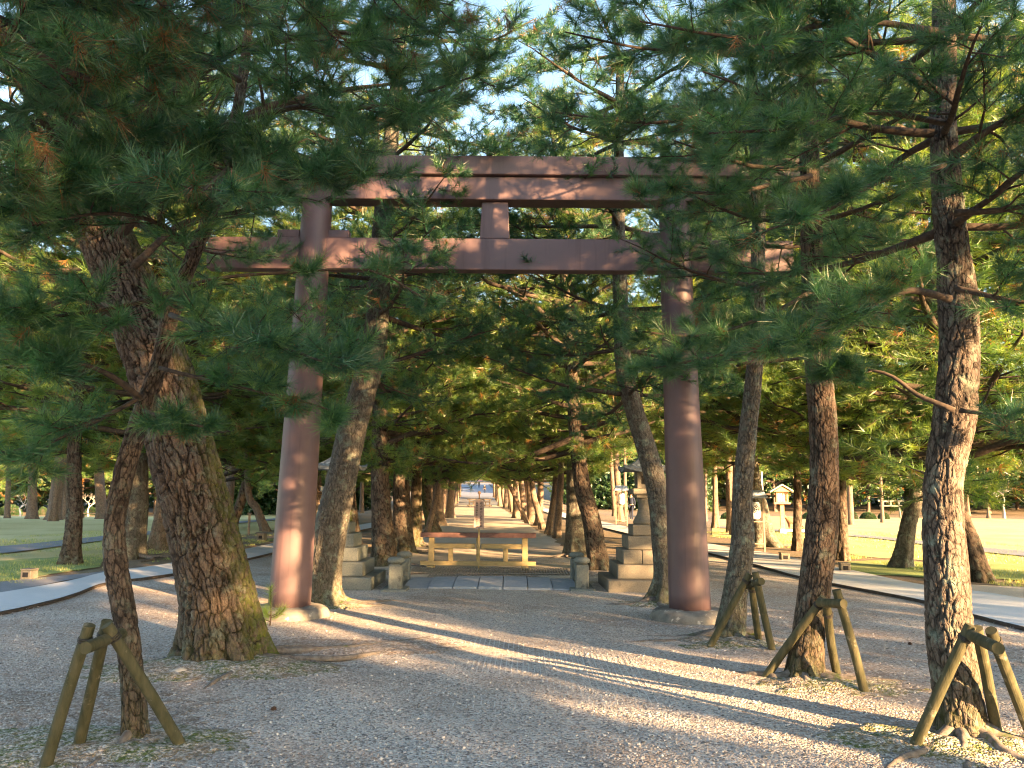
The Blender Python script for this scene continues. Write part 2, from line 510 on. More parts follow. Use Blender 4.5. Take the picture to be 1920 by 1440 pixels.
M['whitestone'] = plain('pale_stone', (0.60, 0.57, 0.50), (0.74, 0.71, 0.64), 20, 0.8, 0.2, 0.002)
M['grid'] = plain('pale_plastic_grid', (0.50, 0.48, 0.45), (0.66, 0.64, 0.62), 20, 0.6, 0.1, 0.001)
M['rubber'] = plain('ribbed_mat', (0.22, 0.19, 0.16), (0.36, 0.32, 0.28), 20, 0.7, 0.1, 0.001)
M['cone'] = plain('pine_cone', (0.05, 0.03, 0.02), (0.16, 0.09, 0.055), 40, 0.9, 0.5, 0.004)
M['rock'] = plain('small_rock', (0.28, 0.25, 0.22), (0.46, 0.42, 0.38), 12, 0.9, 0.5, 0.01)
M['skin'] = plain('skin', (0.45, 0.28, 0.20), (0.50, 0.32, 0.23), 5, 0.6, 0.0)
M['navy'] = plain('navy_cloth', (0.012, 0.016, 0.035), (0.02, 0.028, 0.055), 12, 0.9, 0.1)
M['black'] = plain('black_cloth', (0.010, 0.010, 0.012), (0.02, 0.02, 0.024), 12, 0.9, 0.1)
M['hair'] = plain('black_hair', (0.008, 0.007, 0.006), (0.015, 0.012, 0.01), 12, 0.5, 0.1)
M['pink'] = plain('pink_cloth', (0.75, 0.10, 0.28), (0.85, 0.16, 0.36), 5, 0.7, 0.0)
M['red'] = plain('red_cloth', (0.45, 0.06, 0.04), (0.55, 0.10, 0.07), 5, 0.8, 0.0)

def torii_mat():
    m, nt, b = nmat('brown_steel')
    v = objco(nt)
    st = noise(nt, 9, 4, objco(nt, (1, 1, 0.06)), 0.6)
    bl = noise(nt, 1.1, 5, v, 0.6)
    col = ramp(nt, bl, [(0.3, (0.090, 0.056, 0.059)), (0.7, (0.135, 0.085, 0.090))])
    col = mix(nt, ramp(nt, st, [(0.52, (0, 0, 0)), (0.75, (0.75, 0.75, 0.75))]), col, (0.062, 0.033, 0.036))
    scr = ramp(nt, noise(nt, 7, 6, objco(nt, (1.5, 1.5, 0.5)), 0.75), [(0.63, (0, 0, 0)), (0.68, (1, 1, 1))])
    col = mix(nt, math_(nt, 'MULTIPLY', scr, 0.55), col, (0.07, 0.045, 0.06))
    nt.links.new(col, b.inputs["Base Color"])
    nt.links.new(ramp(nt, bl, [(0.3, (0.42, 0.42, 0.42)), (0.7, (0.62, 0.62, 0.62))]), b.inputs["Roughness"])
    b.inputs["Specular IOR Level"].default_value = 0.4
    bump(nt, b, st, 0.05, 0.003)
    return m
M['torii'] = torii_mat()

# ------------------------------------------------------------------ the ground and paths
def height_sheet(name, A, B, nu, nv, mat, off, und=0.0, thick=0.0, parent=None, jag=0.0):
    """a sheet between polyline A and polyline B following the terrain"""
    A = spline([(p[0], p[1], 0) for p in A], nv); B = spline([(p[0], p[1], 0) for p in B], nv)
    u = np.linspace(0, 1, nu)[None, :, None]
    P = A[:, None] * (1 - u) + B[:, None] * u
    if jag:
        d = (B - A)[:, None]; d = d / (np.linalg.norm(d, axis=-1, keepdims=True) + 1e-9)
        w = (np.abs(u - 0.5) * 2) ** 6
        j = (fbm(P[..., 0] * 1.3, P[..., 1] * 1.3) - 0.47) * jag * 2
        P = P + d * (j[..., None] * w)
    z = H(P[..., 0], P[..., 1]) + off
    if und:
        w = np.minimum(np.minimum(u[..., 0], 1 - u[..., 0]) * 8, 1)
        z = z + und * w * (fbm(P[..., 0] * 1.1, P[..., 1] * 1.1) + 0.25 * fbm(P[..., 0] * 6, P[..., 1] * 6))
    P[..., 2] = z
    i = np.arange(nv - 1)[:, None] * nu; k = np.arange(nu - 1)[None]
    F = np.stack([i + k, i + k + 1, i + nu + k + 1, i + nu + k], -1).reshape(-1, 4)
    V = P.reshape(-1, 3)
    o = mesh_np(name, V, F, mat, parent)
    me = o.data
    # make sure it faces up
    if me.polygons[0].normal.z < 0: me.flip_normals()
    return o

def structure(o): return tag(o, kind='structure')

def pix(pts, zoff=0.0): return [G(a, b, zoff) for a, b in pts]

# one sheet to the horizon
gx = np.concatenate([np.linspace(-900, -80, 18)[:-1], np.linspace(-80, 80, 121), np.linspace(80, 900, 18)[1:]])
gy = np.concatenate([np.linspace(-300, -30, 10)[:-1], np.linspace(-30, 300, 221), np.linspace(300, 1500, 20)[1:]])
X, Y = np.meshgrid(gx, gy)
V = np.stack([X, Y, H(X, Y) - 0.012], -1).reshape(-1, 3)
nu, nv = len(gx), len(gy)
i = np.arange(nv - 1)[:, None] * nu; k = np.arange(nu - 1)[None]
structure(mesh_np('ground', V, np.stack([i + k, i + k + 1, i + nu + k + 1, i + nu + k], -1).reshape(-1, 4), M['dirt']))

L_low = pix([(0, 1155), (200, 1097), (320, 1081), (510, 1040), (590, 1014)])
L_up = pix([(0, 1117), (200, 1077), (320, 1060), (510, 1022), (590, 1002)])
R_low = pix([(1330, 1040), (1500, 1085), (1730, 1132), (1920, 1183)])
R_up = pix([(1330, 1022), (1440, 1040), (1600, 1074), (1735, 1103), (1920, 1128)])
# carry the walks on out of the picture and up the avenue
def ext(P, a, b): return [Vector((*a, 0))] + P + [Vector((*b, 0))]
L_low2 = [Vector((-7.6, -9, 0)), Vector((-7.9, 2, 0))] + L_low + [Vector((-5.6, 60, 0)), Vector((-7.6, 100, 0))]
L_up2 = [Vector((-9.6, -9, 0)), Vector((-9.8, 2, 0))] + L_up + [Vector((-7.0, 60, 0)), Vector((-9.0, 100, 0))]
R_low2 = [Vector((2.2, 100, 0)), Vector((3.4, 55, 0))] + R_low + [Vector((7.0, 2, 0)), Vector((7.2, -9, 0))]
R_up2 = [Vector((3.6, 100, 0)), Vector((4.8, 55, 0))] + R_up + [Vector((8.9, 2, 0)), Vector((9.1, -9, 0))]
def lim(P): return [p for p in P if p.y < 31]
structure(height_sheet('gravel_road', [p for p in L_low2 if p.y < 24], [p for p in reversed(R_low2) if p.y < 24], 150, 260, M['gravel'], 0.0, und=0.028))
structure(height_sheet('avenue_path', [(axis_x(y) - 2.5, y) for y in (15.5, 30, 60, 106)], [(axis_x(y) + 2.5, y) for y in (15.5, 30, 60, 106)], 12, 120, M['sand'], 0.018, jag=0.25))
structure(height_sheet('pavement', L_low2, L_up2, 6, 160, M['concrete'], 0.05))
structure(height_sheet('pavement', R_low2, R_up2, 6, 160, M['concrete'], 0.05))
for E in (L_low2, R_low2):
    P = spline([(p.x, p.y, 0) for p in E], 200)
    P = P[(P[:, 1] > -9) & (P[:, 1] < 60)]
    mb = MB()
    P[:, 2] = H(P[:, 0], P[:, 1]) + 0.022
    mb.tube(P, np.full(len(P), 0.026), 4, phase=0.785)
    tag(mb.build('kerb', M['kerb']), kind='structure')
# tarmac verge beside the left walk, and thin paths across the lawns
structure(height_sheet('path', pix([(0, 1117), (120, 1092), (200, 1078)]), pix([(0, 1094), (120, 1082), (200, 1074)]), 4, 12, M['asphalt'], 0.03))
structure(height_sheet('path', pix([(1735, 1104), (1920, 1129)]), pix([(1735, 1096), (1920, 1104)]), 4, 12, M['sand'], 0.03))
structure(height_sheet('path', pix([(-700, 1068), (-200, 1052), (0, 1040), (180, 1017), (300, 1001), (420, 985), (560, 972)]), pix([(-700, 1048), (-200, 1035), (0, 1026), (180, 1008), (300, 995), (420, 981), (560, 969)]), 4, 60, M['asphalt'], 0.03))
structure(height_sheet('path', pix([(1340, 990), (1600, 1007), (1760, 1026), (1920, 1044), (2400, 1080)]), pix([(1340, 987), (1600, 1003), (1760, 1019), (1920, 1034), (2400, 1062)]), 4, 60, M['asphalt'], 0.03))
# lawns
structure(height_sheet('lawn', pix([(1335, 1004), (1600, 1040), (1700, 1048), (1920, 1062), (2600, 1110)]), pix([(1335, 967), (1600, 970), (1700, 971), (1920, 973), (2600, 978)]), 60, 60, M['lawn'], 0.0, jag=0.8))
structure(height_sheet('lawn', pix([(-700, 1115), (0, 1088), (110, 1072), (190, 1058), (300, 1030), (560, 985)]), pix([(-700, 962), (0, 967), (110, 968), (190, 968), (300, 968), (560, 962)]), 60, 60, M['lawn'], 0.0, jag=0.8))
structure(height_sheet('grass_verge', pix([(0, 1090), (110, 1075), (188, 1062)]), pix([(0, 1052), (110, 1045), (195, 1044)]), 20, 20, M['lawn_green'], 0.006, jag=0.5))
structure(height_sheet('grass_verge', pix([(1590, 1075), (1700, 1082), (1920, 1090)]), pix([(1590, 1052), (1700, 1052), (1920, 1060)]), 20, 20, M['lawn_green'], 0.006, jag=0.6))
# paved square beyond the avenue
structure(height_sheet('plaza', [(axis_x(106) - 5, 106), (axis_x(200) - 8, 200), (axis_x(285) - 18, 285)], [(axis_x(106) + 5, 106), (axis_x(200) + 8, 200), (axis_x(285) + 18, 285)], 20, 40, M['asphalt'], 0.03))

# ------------------------------------------------------------------ pine foliage
def make_tufts(rng, K, n, L, w, spread=(18, 78), axial=0.10):
    out = []
    for _ in range(K):
        az = rng.uniform(0, 2 * np.pi, n)
        th = np.radians(rng.uniform(spread[0], spread[1], n))
        d = np.stack([np.sin(th) * np.cos(az), np.sin(th) * np.sin(az), np.cos(th)], 1)
        b = np.zeros((n, 3)); b[:, 2] = rng.uniform(-axial, 0, n)
        ln = L * rng.uniform(0.65, 1.05, n)
        s = np.cross(d, rng.standard_normal((n, 3)))
        s /= np.linalg.norm(s, axis=1)[:, None]
        tip = b + d * ln[:, None]
        tip[:, 2] -= 0.0
        T = np.stack([b - s * w / 2, b + s * w / 2, tip], 1)      # n,3,3
        out.append(T.reshape(-1, 3))
    return out

def scatter_tufts(rng, pos, dirs, scale, tint, variants):
    """returns V, F, tint per vertex"""
    dirs = dirs / (np.linalg.norm(dirs, axis=1)[:, None] + 1e-9)
    ref = rng.standard_normal(dirs.shape)
    x = np.cross(dirs, ref); x /= np.linalg.norm(x, axis=1)[:, None] + 1e-9
    y = np.cross(dirs, x)
    R = np.stack([x, y, dirs], 2)                                  # columns
    vi = rng.randint(0, len(variants), len(pos))
    Vs = []; Ts = []
    for k, T in enumerate(variants):
        m = vi == k
        if not m.any(): continue
        V = np.einsum('tij,nj->tni', R[m] * scale[m][:, None, None], T) + pos[m][:, None]
        Vs.append(V.reshape(-1, 3))
        Ts.append(np.repeat(tint[m], len(T)))
    V = np.concatenate(Vs); T = np.concatenate(Ts)
    return V, np.arange(len(V)).reshape(-1, 3), T

rg = np.random.RandomState(11)
TUFT = {
    'near': make_tufts(rg, 14, 40, 0.145, 0.0038, (10, 72), 0.10),
    'mid': make_tufts(rg, 10, 22, 0.16, 0.0080, (12, 80), 0.12),
    'far': make_tufts(rg, 8, 13, 0.20, 0.017, (10, 88), 0.14),
    'leaf': make_tufts(rg, 8, 12, 0.085, 0.05, (10, 100), 0.12),
}

class Crown:
    def __init__(s): s.pos = []; s.dir = []; s.tint = []; s.sc = []
    def add(s, p, d, t, sc=1.0):
        s.pos.append(p); s.dir.append(d); s.tint.append(t); s.sc.append(sc)

def limb_paths(rng, P, R, crown, mb, foliage_from=0.3, n_sub=9, sub_len=0.8, twigs=4, tuft_n=3, flat=0.35, dead=0.03, min_cam=1.5, tuft_sc=1.0, tintbias=0.0, twig_draw=True):
    """P limb path (n,3), R radii: draws the limb, side branches, twigs; fills crown with tufts"""
    n = len(P)
    mb.tube(P, R, 7, wob=0.07, rng=rng)
    T, _, _ = frames(P)
    Ltot = np.linalg.norm(np.diff(P, axis=0), axis=1).sum()
    up = np.array([0, 0, 1.0])
    def tuft_run(Q, m):
        TT, _, _ = frames(Q)
        for j in range(m):
            f = 1.0 - 0.62 * j / max(m, 1) + rng.uniform(-0.05, 0.0)
            x = f * (len(Q) - 1); a = int(min(x, len(Q) - 2)); fr = x - a
            p = Q[a] * (1 - fr) + Q[a + 1] * fr
            d = TT[a] + up * rng.uniform(0.0, 0.55) + rng.standard_normal(3) * 0.22
            t = np.clip(0.38 + tintbias + rng.normal() * 0.24, 0.0, 0.84)
            if rng.rand() < dead:
                t = rng.uniform(0.93, 1.0); d = d * 0.4 - up * rng.uniform(0.3, 1.2)
            crown.add(p, d, t, tuft_sc * rng.uniform(0.75, 1.1))
    for si in range(n_sub):
        f = foliage_from + (1 - foliage_from) * ((si + rng.rand()) / n_sub)
        a = min(int(f * (n - 1)), n - 2)
        p0 = P[a] + (P[a + 1] - P[a]) * rng.rand()
        side = np.cross(T[a], up); side /= np.linalg.norm(side) + 1e-9
        sgn = 1 if (si % 2) else -1
        ang = math.radians(rng.uniform(30, 75)) * sgn
        d = T[a] * math.cos(ang) + side * math.sin(ang) + up * rng.normal() * flat
        d /= np.linalg.norm(d)
        L = sub_len * rng.uniform(0.55, 1.15) * (1.15 - 0.5 * f)
        t = np.linspace(0, 1, 6)[:, None]
        bend = rng.standard_normal(3) * 0.12; bend[2] = rng.uniform(-0.12, 0.2)
        Q = p0 + d * L * t + bend * L * t ** 2 + rng.standard_normal((6, 3)) * 0.012 * L * (t > 0)
        if Q[-1, 1] > -0.6 and np.linalg.norm(Q[-1] - np.array([0, 0, EYE])) < min_cam: continue
        r0 = max(0.004, R[a] * 0.42)
        mb.tube(Q, np.linspace(r0, 0.003, 6), 5)
        tuft_run(Q, tuft_n + 1)
        TQ, _, _ = frames(Q)
        for ti in range(twigs):
            g = 0.15 + 0.8 * (ti + rng.rand()) / twigs
            b = min(int(g * 5), 4)
            s2 = np.cross(TQ[b], up); s2 /= np.linalg.norm(s2) + 1e-9
            an = math.radians(rng.uniform(25, 80)) * (1 if ti % 2 else -1)
            d2 = TQ[b] * math.cos(an) + s2 * math.sin(an) + up * (rng.normal() * flat + 0.12)
            d2 /= np.linalg.norm(d2)
            l2 = L * rng.uniform(0.28, 0.6)
            t3 = np.linspace(0, 1, 4)[:, None]
            q0 = Q[b] + (Q[b + 1] - Q[b]) * rng.rand()
            Z = q0 + d2 * l2 * t3 + up * l2 * 0.18 * t3 ** 2
            if twig_draw: mb.tube(Z, np.linspace(max(0.0025, r0 * 0.4), 0.002, 4), 3, cap=False)
            tuft_run(Z, tuft_n)

def auto_limb(rng, base, az, L, rise, sag=0.1, n=10, wander=0.08):
    d = np.array([math.sin(az), math.cos(az), 0.0])
    t = np.linspace(0, 1, n)[:, None]
    w = np.cumsum(rng.standard_normal((n, 3)) * wander * L / n, axis=0); w[0] = 0
    P = np.asarray(base) + d * L * t + np.array([0, 0, 1.0]) * (rise * L * t - sag * L * np.sin(t * math.pi)) + w * t
    side = np.array([d[1], -d[0], 0])
    P = P + side * L * rng.uniform(-0.18, 0.18) * t ** 2
    return P

def worley(u, v, nu, rs, seed):
    """F1, F2, cell id on a jittered grid that repeats around the trunk"""
    iu, iv = np.floor(u).astype(int), np.floor(v).astype(int)
    F1 = np.full(u.shape, 9.0); F2 = np.full(u.shape, 9.0); cid = np.zeros(u.shape)
    tabx = _tab[seed % 64]; taby = _tab[(seed + 9) % 64]; tabc = _tab[(seed + 21) % 64]
    for du in (-1, 0, 1):
        for dv in (-1, 0, 1):
            cu, cv = iu + du, iv + dv
            wu = cu % nu
            ox = tabx[wu & 63, cv & 63]; oy = taby[wu & 63, cv & 63]
            d = np.hypot(u - (cu + ox), v - (cv + oy))
            new = d < F1
            F2 = np.where(new, F1, np.minimum(F2, d))
            cid = np.where(new, tabc[wu & 63, cv & 63], cid)
            F1 = np.where(new, d, F1)
    return F1, F2, cid

def trunk(name, P, R, mat, parent, origin, sides=48, step=0.05, cell=(0.06, 0.15), depth=0.012, flare=0.6, flare_h=0.35, roots=5, seed=1, moss=0.0, moss_az=0.0, moss_base=0.5, lumps=0.06):
    """a bark-plated trunk: P control points (world), R radii at them"""
    P = np.asarray([tuple(p) for p in P], float)
    L = np.linalg.norm(np.diff(P, axis=0), axis=1).sum()
    n = max(8, int(L / step))
    PR = np.hstack([P, np.asarray(R, float)[:, None]])
    seg = np.concatenate([[0], np.cumsum(np.linalg.norm(np.diff(P, axis=0), axis=1))])
    Q = spline(P, n)
    s = np.concatenate([[0], np.cumsum(np.linalg.norm(np.diff(Q, axis=0), axis=1))])
    r = np.interp(s, seg, R)
    T, Nn, B = frames(Q)
    # steady frames: horizontal rings near the ground
    k0 = np.exp(-s / 0.4)[:, None]
    Zv = np.array([0, 0, 1.0]); T2 = T * (1 - k0) + Zv * k0; T2 /= np.linalg.norm(T2, axis=1)[:, None]
    B = np.cross(T2, np.array([1.0, 0, 0])); B /= np.linalg.norm(B, axis=1)[:, None]; Nn = np.cross(B, T2)
    a = np.arange(sides) / sides * 2 * np.pi
    A, Sg = np.meshgrid(a, s)
    # horizontal lobes that grow into roots
    fl = np.exp(-Sg / flare_h) * flare
    ph = seed * 1.7
    lobe = 0.55 + 0.45 * np.cos(roots * A + ph + 0.6 * np.sin(A + ph)) + 0.2 * np.cos((roots + 3) * A - ph)
    rr = r[:, None] * (1 + fl * lobe)
    rr = rr * (1 + lumps * 2 * (fbm(np.cos(A) * 1.2 + 5 + seed, np.sin(A) * 1.2 + 5, Sg * 1.6) - 0.47))
    nu = max(6, int(round(2 * np.pi * np.mean(R) / cell[0])))
    cA, sA = np.cos(A), np.sin(A)
    rm = float(np.mean(R))
    wu = (fbm(cA * rm * 9 + 9, sA * rm * 9 + 9, Sg * 7 + seed) - 0.47) * 1.9
    wv = (fbm(cA * rm * 9 + 19, sA * rm * 9 + 9, Sg * 7 + seed + 30) - 0.47) * 1.6
    F1, F2, cid = worley(A / (2 * np.pi) * nu + wu, Sg / (cell[1] * 1.5) + wv, nu, None, seed * 3 + 1)
    G1, G2, cid2 = worley(A / (2 * np.pi) * nu * 2 + wu * 1.7, Sg / (cell[1] * 0.62) + wv * 2 + 11, nu * 2, None, seed * 5 + 2)
    # long wandering fissures between ridges of flaky plates
    rid = np.abs(fbm(cA * rm * 16 + 60, sA * rm * 16 + 60, Sg * 3.2, 3) - 0.44) * 2
    e = sstep(0.0, 0.17, F2 - F1) * (0.25 + 0.75 * sstep(0.0, 0.10, rid))
    e1 = sstep(0.0, 0.12, G2 - G1)
    g = fbm(cA * rm * 60 + 40, sA * rm * 60 + 40, Sg * 30, 3)
    dd = depth * (1.1 * e + e * (0.45 * cid + 0.28 * e1 * cid2 + 0.10 * e1) + 0.5 * g)
    e = np.clip(e * (0.62 + 0.38 * e1) * (0.72 + 0.6 * g), 0, 1)
    cid = np.clip(0.55 * cid + 0.45 * cid2, 0, 1)
    if depth > 0:
        rr = rr + dd - depth
    V = Q[:, None] + (np.cos(A)[..., None] * Nn[:, None] + np.sin(A)[..., None] * B[:, None]) * rr[..., None]
    # keep the foot on the ground
    V[0, :, 2] = np.minimum(V[0, :, 2], P[0][2] - 0.08)
    V = V.reshape(-1, 3)
    i = np.arange(n - 1)[:, None] * sides; k = np.arange(sides)[None]; k2 = (k + 1) % sides
    F = np.stack([i + k, i + k2, i + sides + k2, i + sides + k], -1).reshape(-1, 4)
    nv_ = (np.cos(A)[..., None] * Nn[:, None] + np.sin(A)[..., None] * B[:, None])
    md = np.array([math.sin(moss_az), math.cos(moss_az), 0.0])
    side = np.clip((nv_ @ md - 0.5) * 2.4, 0, 1)
    mossv = np.clip(side * moss + moss_base * np.exp(-Sg / 0.28) * (0.4 + 0.6 * fbm(np.cos(A) * 3 + 3, np.sin(A) * 3 + 3, Sg * 5)), 0, 1)
    V = V - np.asarray(origin)
    F = F[:, ::-1]
    # close top
    top = np.arange(sides) + (n - 1) * sides
    Vt = np.vstack([V, V[top].mean(0)])
    F3 = np.stack([np.full(sides, len(V)), top, np.roll(top, -1)], 1)
    ap = lambda z: np.append(z.ravel(), z.ravel()[-1])
    o = mesh_np(name, Vt, [F, F3], mat, parent, {'crack': ap(e), 'plate': ap(cid), 'moss': ap(mossv)})
    return o, Q, r

def surface_root(rng, parent, origin, start, az, L, r0, mat=None, name='surface_root'):
    n = 30
    d_ = np.asarray(start) - np.asarray(origin); start = np.asarray(origin) + d_ * 0.5; L = L + float(np.hypot(d_[0], d_[1])) * 0.5
    t = np.linspace(0, 1, n)
    a = az + np.cumsum(rng.standard_normal(n) * 0.17)
    st = L / n
    x = start[0] + np.cumsum(np.sin(a)) * st; y = start[1] + np.cumsum(np.cos(a)) * st
    r = r0 * 0.80 * (1 - 0.8 * t)
    hump = 0.018 * np.sin(t * 9 + rng.uniform(0, 6)) * (1 - t)
    z = start[2] + r * 0.05 + 0.012 * (1 - t) - 0.01 * t + hump + 0.09 * r0 / 0.08 * np.exp(-t * 6) + 0.012
    mb = MB()
    P = np.stack([x, y, z], 1) - np.asarray(origin)
    V, F = tube(P, r, 9, 0.05, rng)
    mb.add(V, F)
    return mb.build(name, mat or M['root'], parent, smooth=True)

def finish_crown(rng, crown, origin, parent, kind, mat, name='crown'):
    pos = np.array(crown.pos) - np.asarray(origin)
    V, F, T = scatter_tufts(rng, pos, np.array(crown.dir), np.array(crown.sc), np.array(crown.tint), TUFT[kind])
    return mesh_np(name, V, F, mat, parent, {'tint': T}, smooth=False)

# ------------------------------------------------------------------ near pines, each grown for its place
def near_tree(label, base, path, radii, limbs, seed, mat='bark', group=None, sides=150, step=0.014, cell=(0.055, 0.13), depth=0.011,
              flare=0.7, roots=5, moss=0.0, moss_az=0.0, moss_base=0.6, root_list=(), kind='near', whorls=None, extra=None, cat='pine tree', flare_h=0.3, bare=()):
    rng = np.random.RandomState(seed)
    base = np.array(base)
    root = empty('pine_tree', tuple(base))
    tag(root, label, cat, group)
    trunk('trunk', path, radii, M[mat], root, base, sides, step, cell, depth, flare, flare_h, roots, seed, moss, moss_az, moss_base)
    Pm = np.asarray([tuple(p) for p in path], float)
    Q = spline(Pm, 60)
    crown = Crown()
    allL = []
    for L in limbs: allL.append(L)
    if whorls:
        z0, z1, nw, per, lf, azf = whorls
        for w in range(nw):
            z = z0 + (z1 - z0) * w / max(1, nw - 1)
            b = Q[np.argmin(np.abs(Q[:, 2] - z))].copy()
            b[2] += rng.uniform(-0.12, 0.12)
            a0 = rng.uniform(0, 2 * np.pi)
            for q in range(per):
                az = a0 + 2 * np.pi * q / per + rng.uniform(-0.4, 0.4)
                Ll = lf(z, az % (2 * np.pi)) * rng.uniform(0.8, 1.1)
                if Ll < 0.3: continue
                allL.append(dict(P=auto_limb(rng, b, az, Ll, rng.uniform(-0.05, 0.28), rng.uniform(-0.02, 0.10)), r=0.016 + 0.011 * Ll))
    for L in allL:
        P = spline(L['P'], 14) if not isinstance(L['P'], np.ndarray) else L['P']
        mb = MB()
        Lt = np.linalg.norm(np.diff(P, axis=0), axis=1).sum()
        kw = dict(n_sub=int(max(5, Lt * 5.6)), sub_len=0.32 + 0.22 * min(Lt, 3), twigs=4, tuft_n=3, foliage_from=0.22)
        kw.update(L.get('kw', {}))
        limb_paths(rng, P - 0, np.linspace(L['r'], 0.006, len(P)), crown, mb, **kw)
        for k_ in range(len(mb.V)): mb.V[k_] = mb.V[k_] - base
        mb.build('limb', M['twig'], root, smooth=True)
    if crown.pos:
        finish_crown(rng, crown, base, root, kind, M['needle'])
    for (az, Lr, r0, d0) in root_list:
        st = base + np.array([math.sin(az) * d0, math.cos(az) * d0, 0.0])
        surface_root(rng, root, base, st, az, Lr, r0)
    return root

def PX(pts): return [at(*p) for p in pts]
PI = math.pi
D = math.radians
PLANT = 'pines planted along the gravel approach'

# big mossy pine on the left
b = G(422, 1240)
YB = b.y
path = [b] + PX([(408, 1120, YB), (382, 1000, YB - .05), (345, 860, YB - .1), (305, 710, YB - .1), (265, 600, YB - .1), (215, 480, YB), (165, 360, YB + .1), (110, 180, YB + .2), (60, -60, YB + .3), (40, -300, YB + .4)])
radii = [0.37, 0.325, 0.305, 0.29, 0.28, 0.265, 0.25, 0.23, 0.19, 0.15, 0.09]
limbs = [dict(P=PX(p), r=r, kw=kw) for p, r, kw in [
    ([(230, 430, 7.3), (330, 300, 6.6), (480, 210, 6.0), (640, 170, 5.6), (800, 150, 5.3)], 0.075, dict(n_sub=26, sub_len=0.95)),
    ([(150, 330, 7.6), (300, 200, 6.8), (450, 90, 6.2), (640, 60, 5.8), (860, 60, 5.5)], 0.07, dict(n_sub=26, sub_len=0.95)),
    ([(150, 300, 7.6), (100, 150, 6.5), (40, 60, 5.5), (-60, 0, 4.8)], 0.07, dict(n_sub=18, sub_len=0.8)),
    ([(120, 250, 7.8), (240, 60, 6.8), (420, -40, 6.2), (620, -60, 6.0), (800, -40, 5.8)], 0.06, dict(n_sub=26, sub_len=1.0)),
    ([(250, 620, 7.4), (150, 560, 7.0), (20, 600, 6.6), (-150, 640, 6.4)], 0.035, dict(n_sub=14, sub_len=0.7)),
    ([(250, 500, 7.5), (340, 420, 7.9), (430, 400, 8.2), (560, 360, 8.6)], 0.04, dict(n_sub=14, sub_len=0.8)),
    ([(100, 200, 7.8), (0, 260, 7.0), (-120, 300, 6.5)], 0.05, dict(n_sub=16, sub_len=0.9)),
    ([(90, 100, 8), (-40, 80, 7.6), (-200, 20, 7)], 0.05, dict(n_sub=16, sub_len=0.9)),
]]
near_tree('massive old pine with a mossy, deeply plated trunk leaning left', b, path, radii, limbs, 3, cell=(0.055, 0.17), depth=0.022,
          sides=260, step=0.012, flare=0.42, flare_h=0.24, roots=6, moss=0.62, moss_az=D(82), moss_base=0.6, group=PLANT,
          whorls=(4.6, 8.6, 7, 5, lambda z, a: 2.7, None),
          root_list=[(D(68), 2.4, 0.055, 0.42), (D(104), 2.2, 0.050, 0.42), (D(128), 1.1, 0.06, 0.36), (D(48), 1.6, 0.045, 0.42), (D(85), 1.1, 0.035, 0.42), (D(160), 0.7, 0.07, 0.32), (D(200), 0.8, 0.07, 0.32), (D(255), 0.8, 0.06, 0.34), (D(235), 0.5, 0.05, 0.34)])

# thin pine in front of it, propped by a tripod
b = G(255, 1397)
YB = b.y
path = [b] + PX([(250, 1300, YB), (238, 1180, YB), (218, 1060, YB), (216, 980, YB), (235, 880, YB), (268, 770, YB), (300, 680, YB), (318, 600, YB), (350, 510, YB), (395, 400, YB), (425, 300, YB), (450, 180, YB - .1), (470, 20, YB - .2), (480, -150, YB - .3)])
radii = [q * 0.80 for q in (0.098, 0.088, 0.084, 0.088, 0.076, 0.078, 0.072, 0.068, 0.062, 0.058, 0.05, 0.045, 0.04, 0.03, 0.02)]
limbs = [dict(P=PX(p), r=r, kw=kw) for p, r, kw in [
    ([(262, 745, 5.1), (200, 700, 4.9), (120, 675, 4.7), (60, 672, 4.5)], 0.024, dict(n_sub=9, sub_len=0.5, foliage_from=0.5)),
    ([(320, 590, 5.1), (400, 620, 4.7), (520, 650, 4.4), (640, 690, 4.2)], 0.018, dict(n_sub=16, sub_len=0.48)),
    ([(340, 540, 5.1), (250, 570, 4.8), (130, 590, 4.6), (0, 600, 4.3)], 0.020, dict(n_sub=12, sub_len=0.5)),
    ([(330, 540, 5.1), (420, 520, 4.9), (560, 510, 4.8), (700, 508, 4.7), (810, 570, 4.7)], 0.012, dict(n_sub=6, sub_len=0.25, foliage_from=0.45, twigs=2)),
    ([(400, 390, 5.1), (480, 340, 4.7), (580, 320, 4.4), (700, 330, 4.3)], 0.022, dict(n_sub=16, sub_len=0.5)),
    ([(410, 350, 5.1), (340, 300, 4.6), (240, 290, 4.2), (110, 320, 3.9)], 0.024, dict(n_sub=18, sub_len=0.55)),
    ([(430, 280, 5.1), (430, 310, 4.5), (400, 340, 3.9), (380, 360, 3.6)], 0.022, dict(n_sub=14, sub_len=0.5)),
    ([(440, 230, 5.0), (560, 200, 4.7), (700, 200, 4.5), (900, 140, 4.4)], 0.022, dict(n_sub=18, sub_len=0.55)),
    ([(450, 150, 5.0), (350, 100, 4.5), (200, 120, 4.1), (60, 160, 3.9)], 0.022, dict(n_sub=18, sub_len=0.6)),
    ([(460, 100, 5.0), (600, 60, 4.7), (760, 80, 4.6)], 0.022, dict(n_sub=14, sub_len=0.6)),
    ([(360, 470, 5.1), (300, 420, 4.6), (200, 400, 4.3), (60, 420, 4.1)], 0.02, dict(n_sub=16, sub_len=0.5)),
    ([(270, 770, 5.1), (330, 790, 4.8), (380, 800, 4.7)], 0.012, dict(n_sub=5, sub_len=0.25)),
    ([(265, 745, 5.1), (180, 790, 5.0), (90, 830, 4.9), (0, 850, 4.9)], 0.016, dict(n_sub=10, sub_len=0.5)),
    ([(300, 690, 5.1), (420, 720, 4.9), (560, 750, 4.8), (620, 770, 4.8)], 0.014, dict(n_sub=8, sub_len=0.35)),
]]
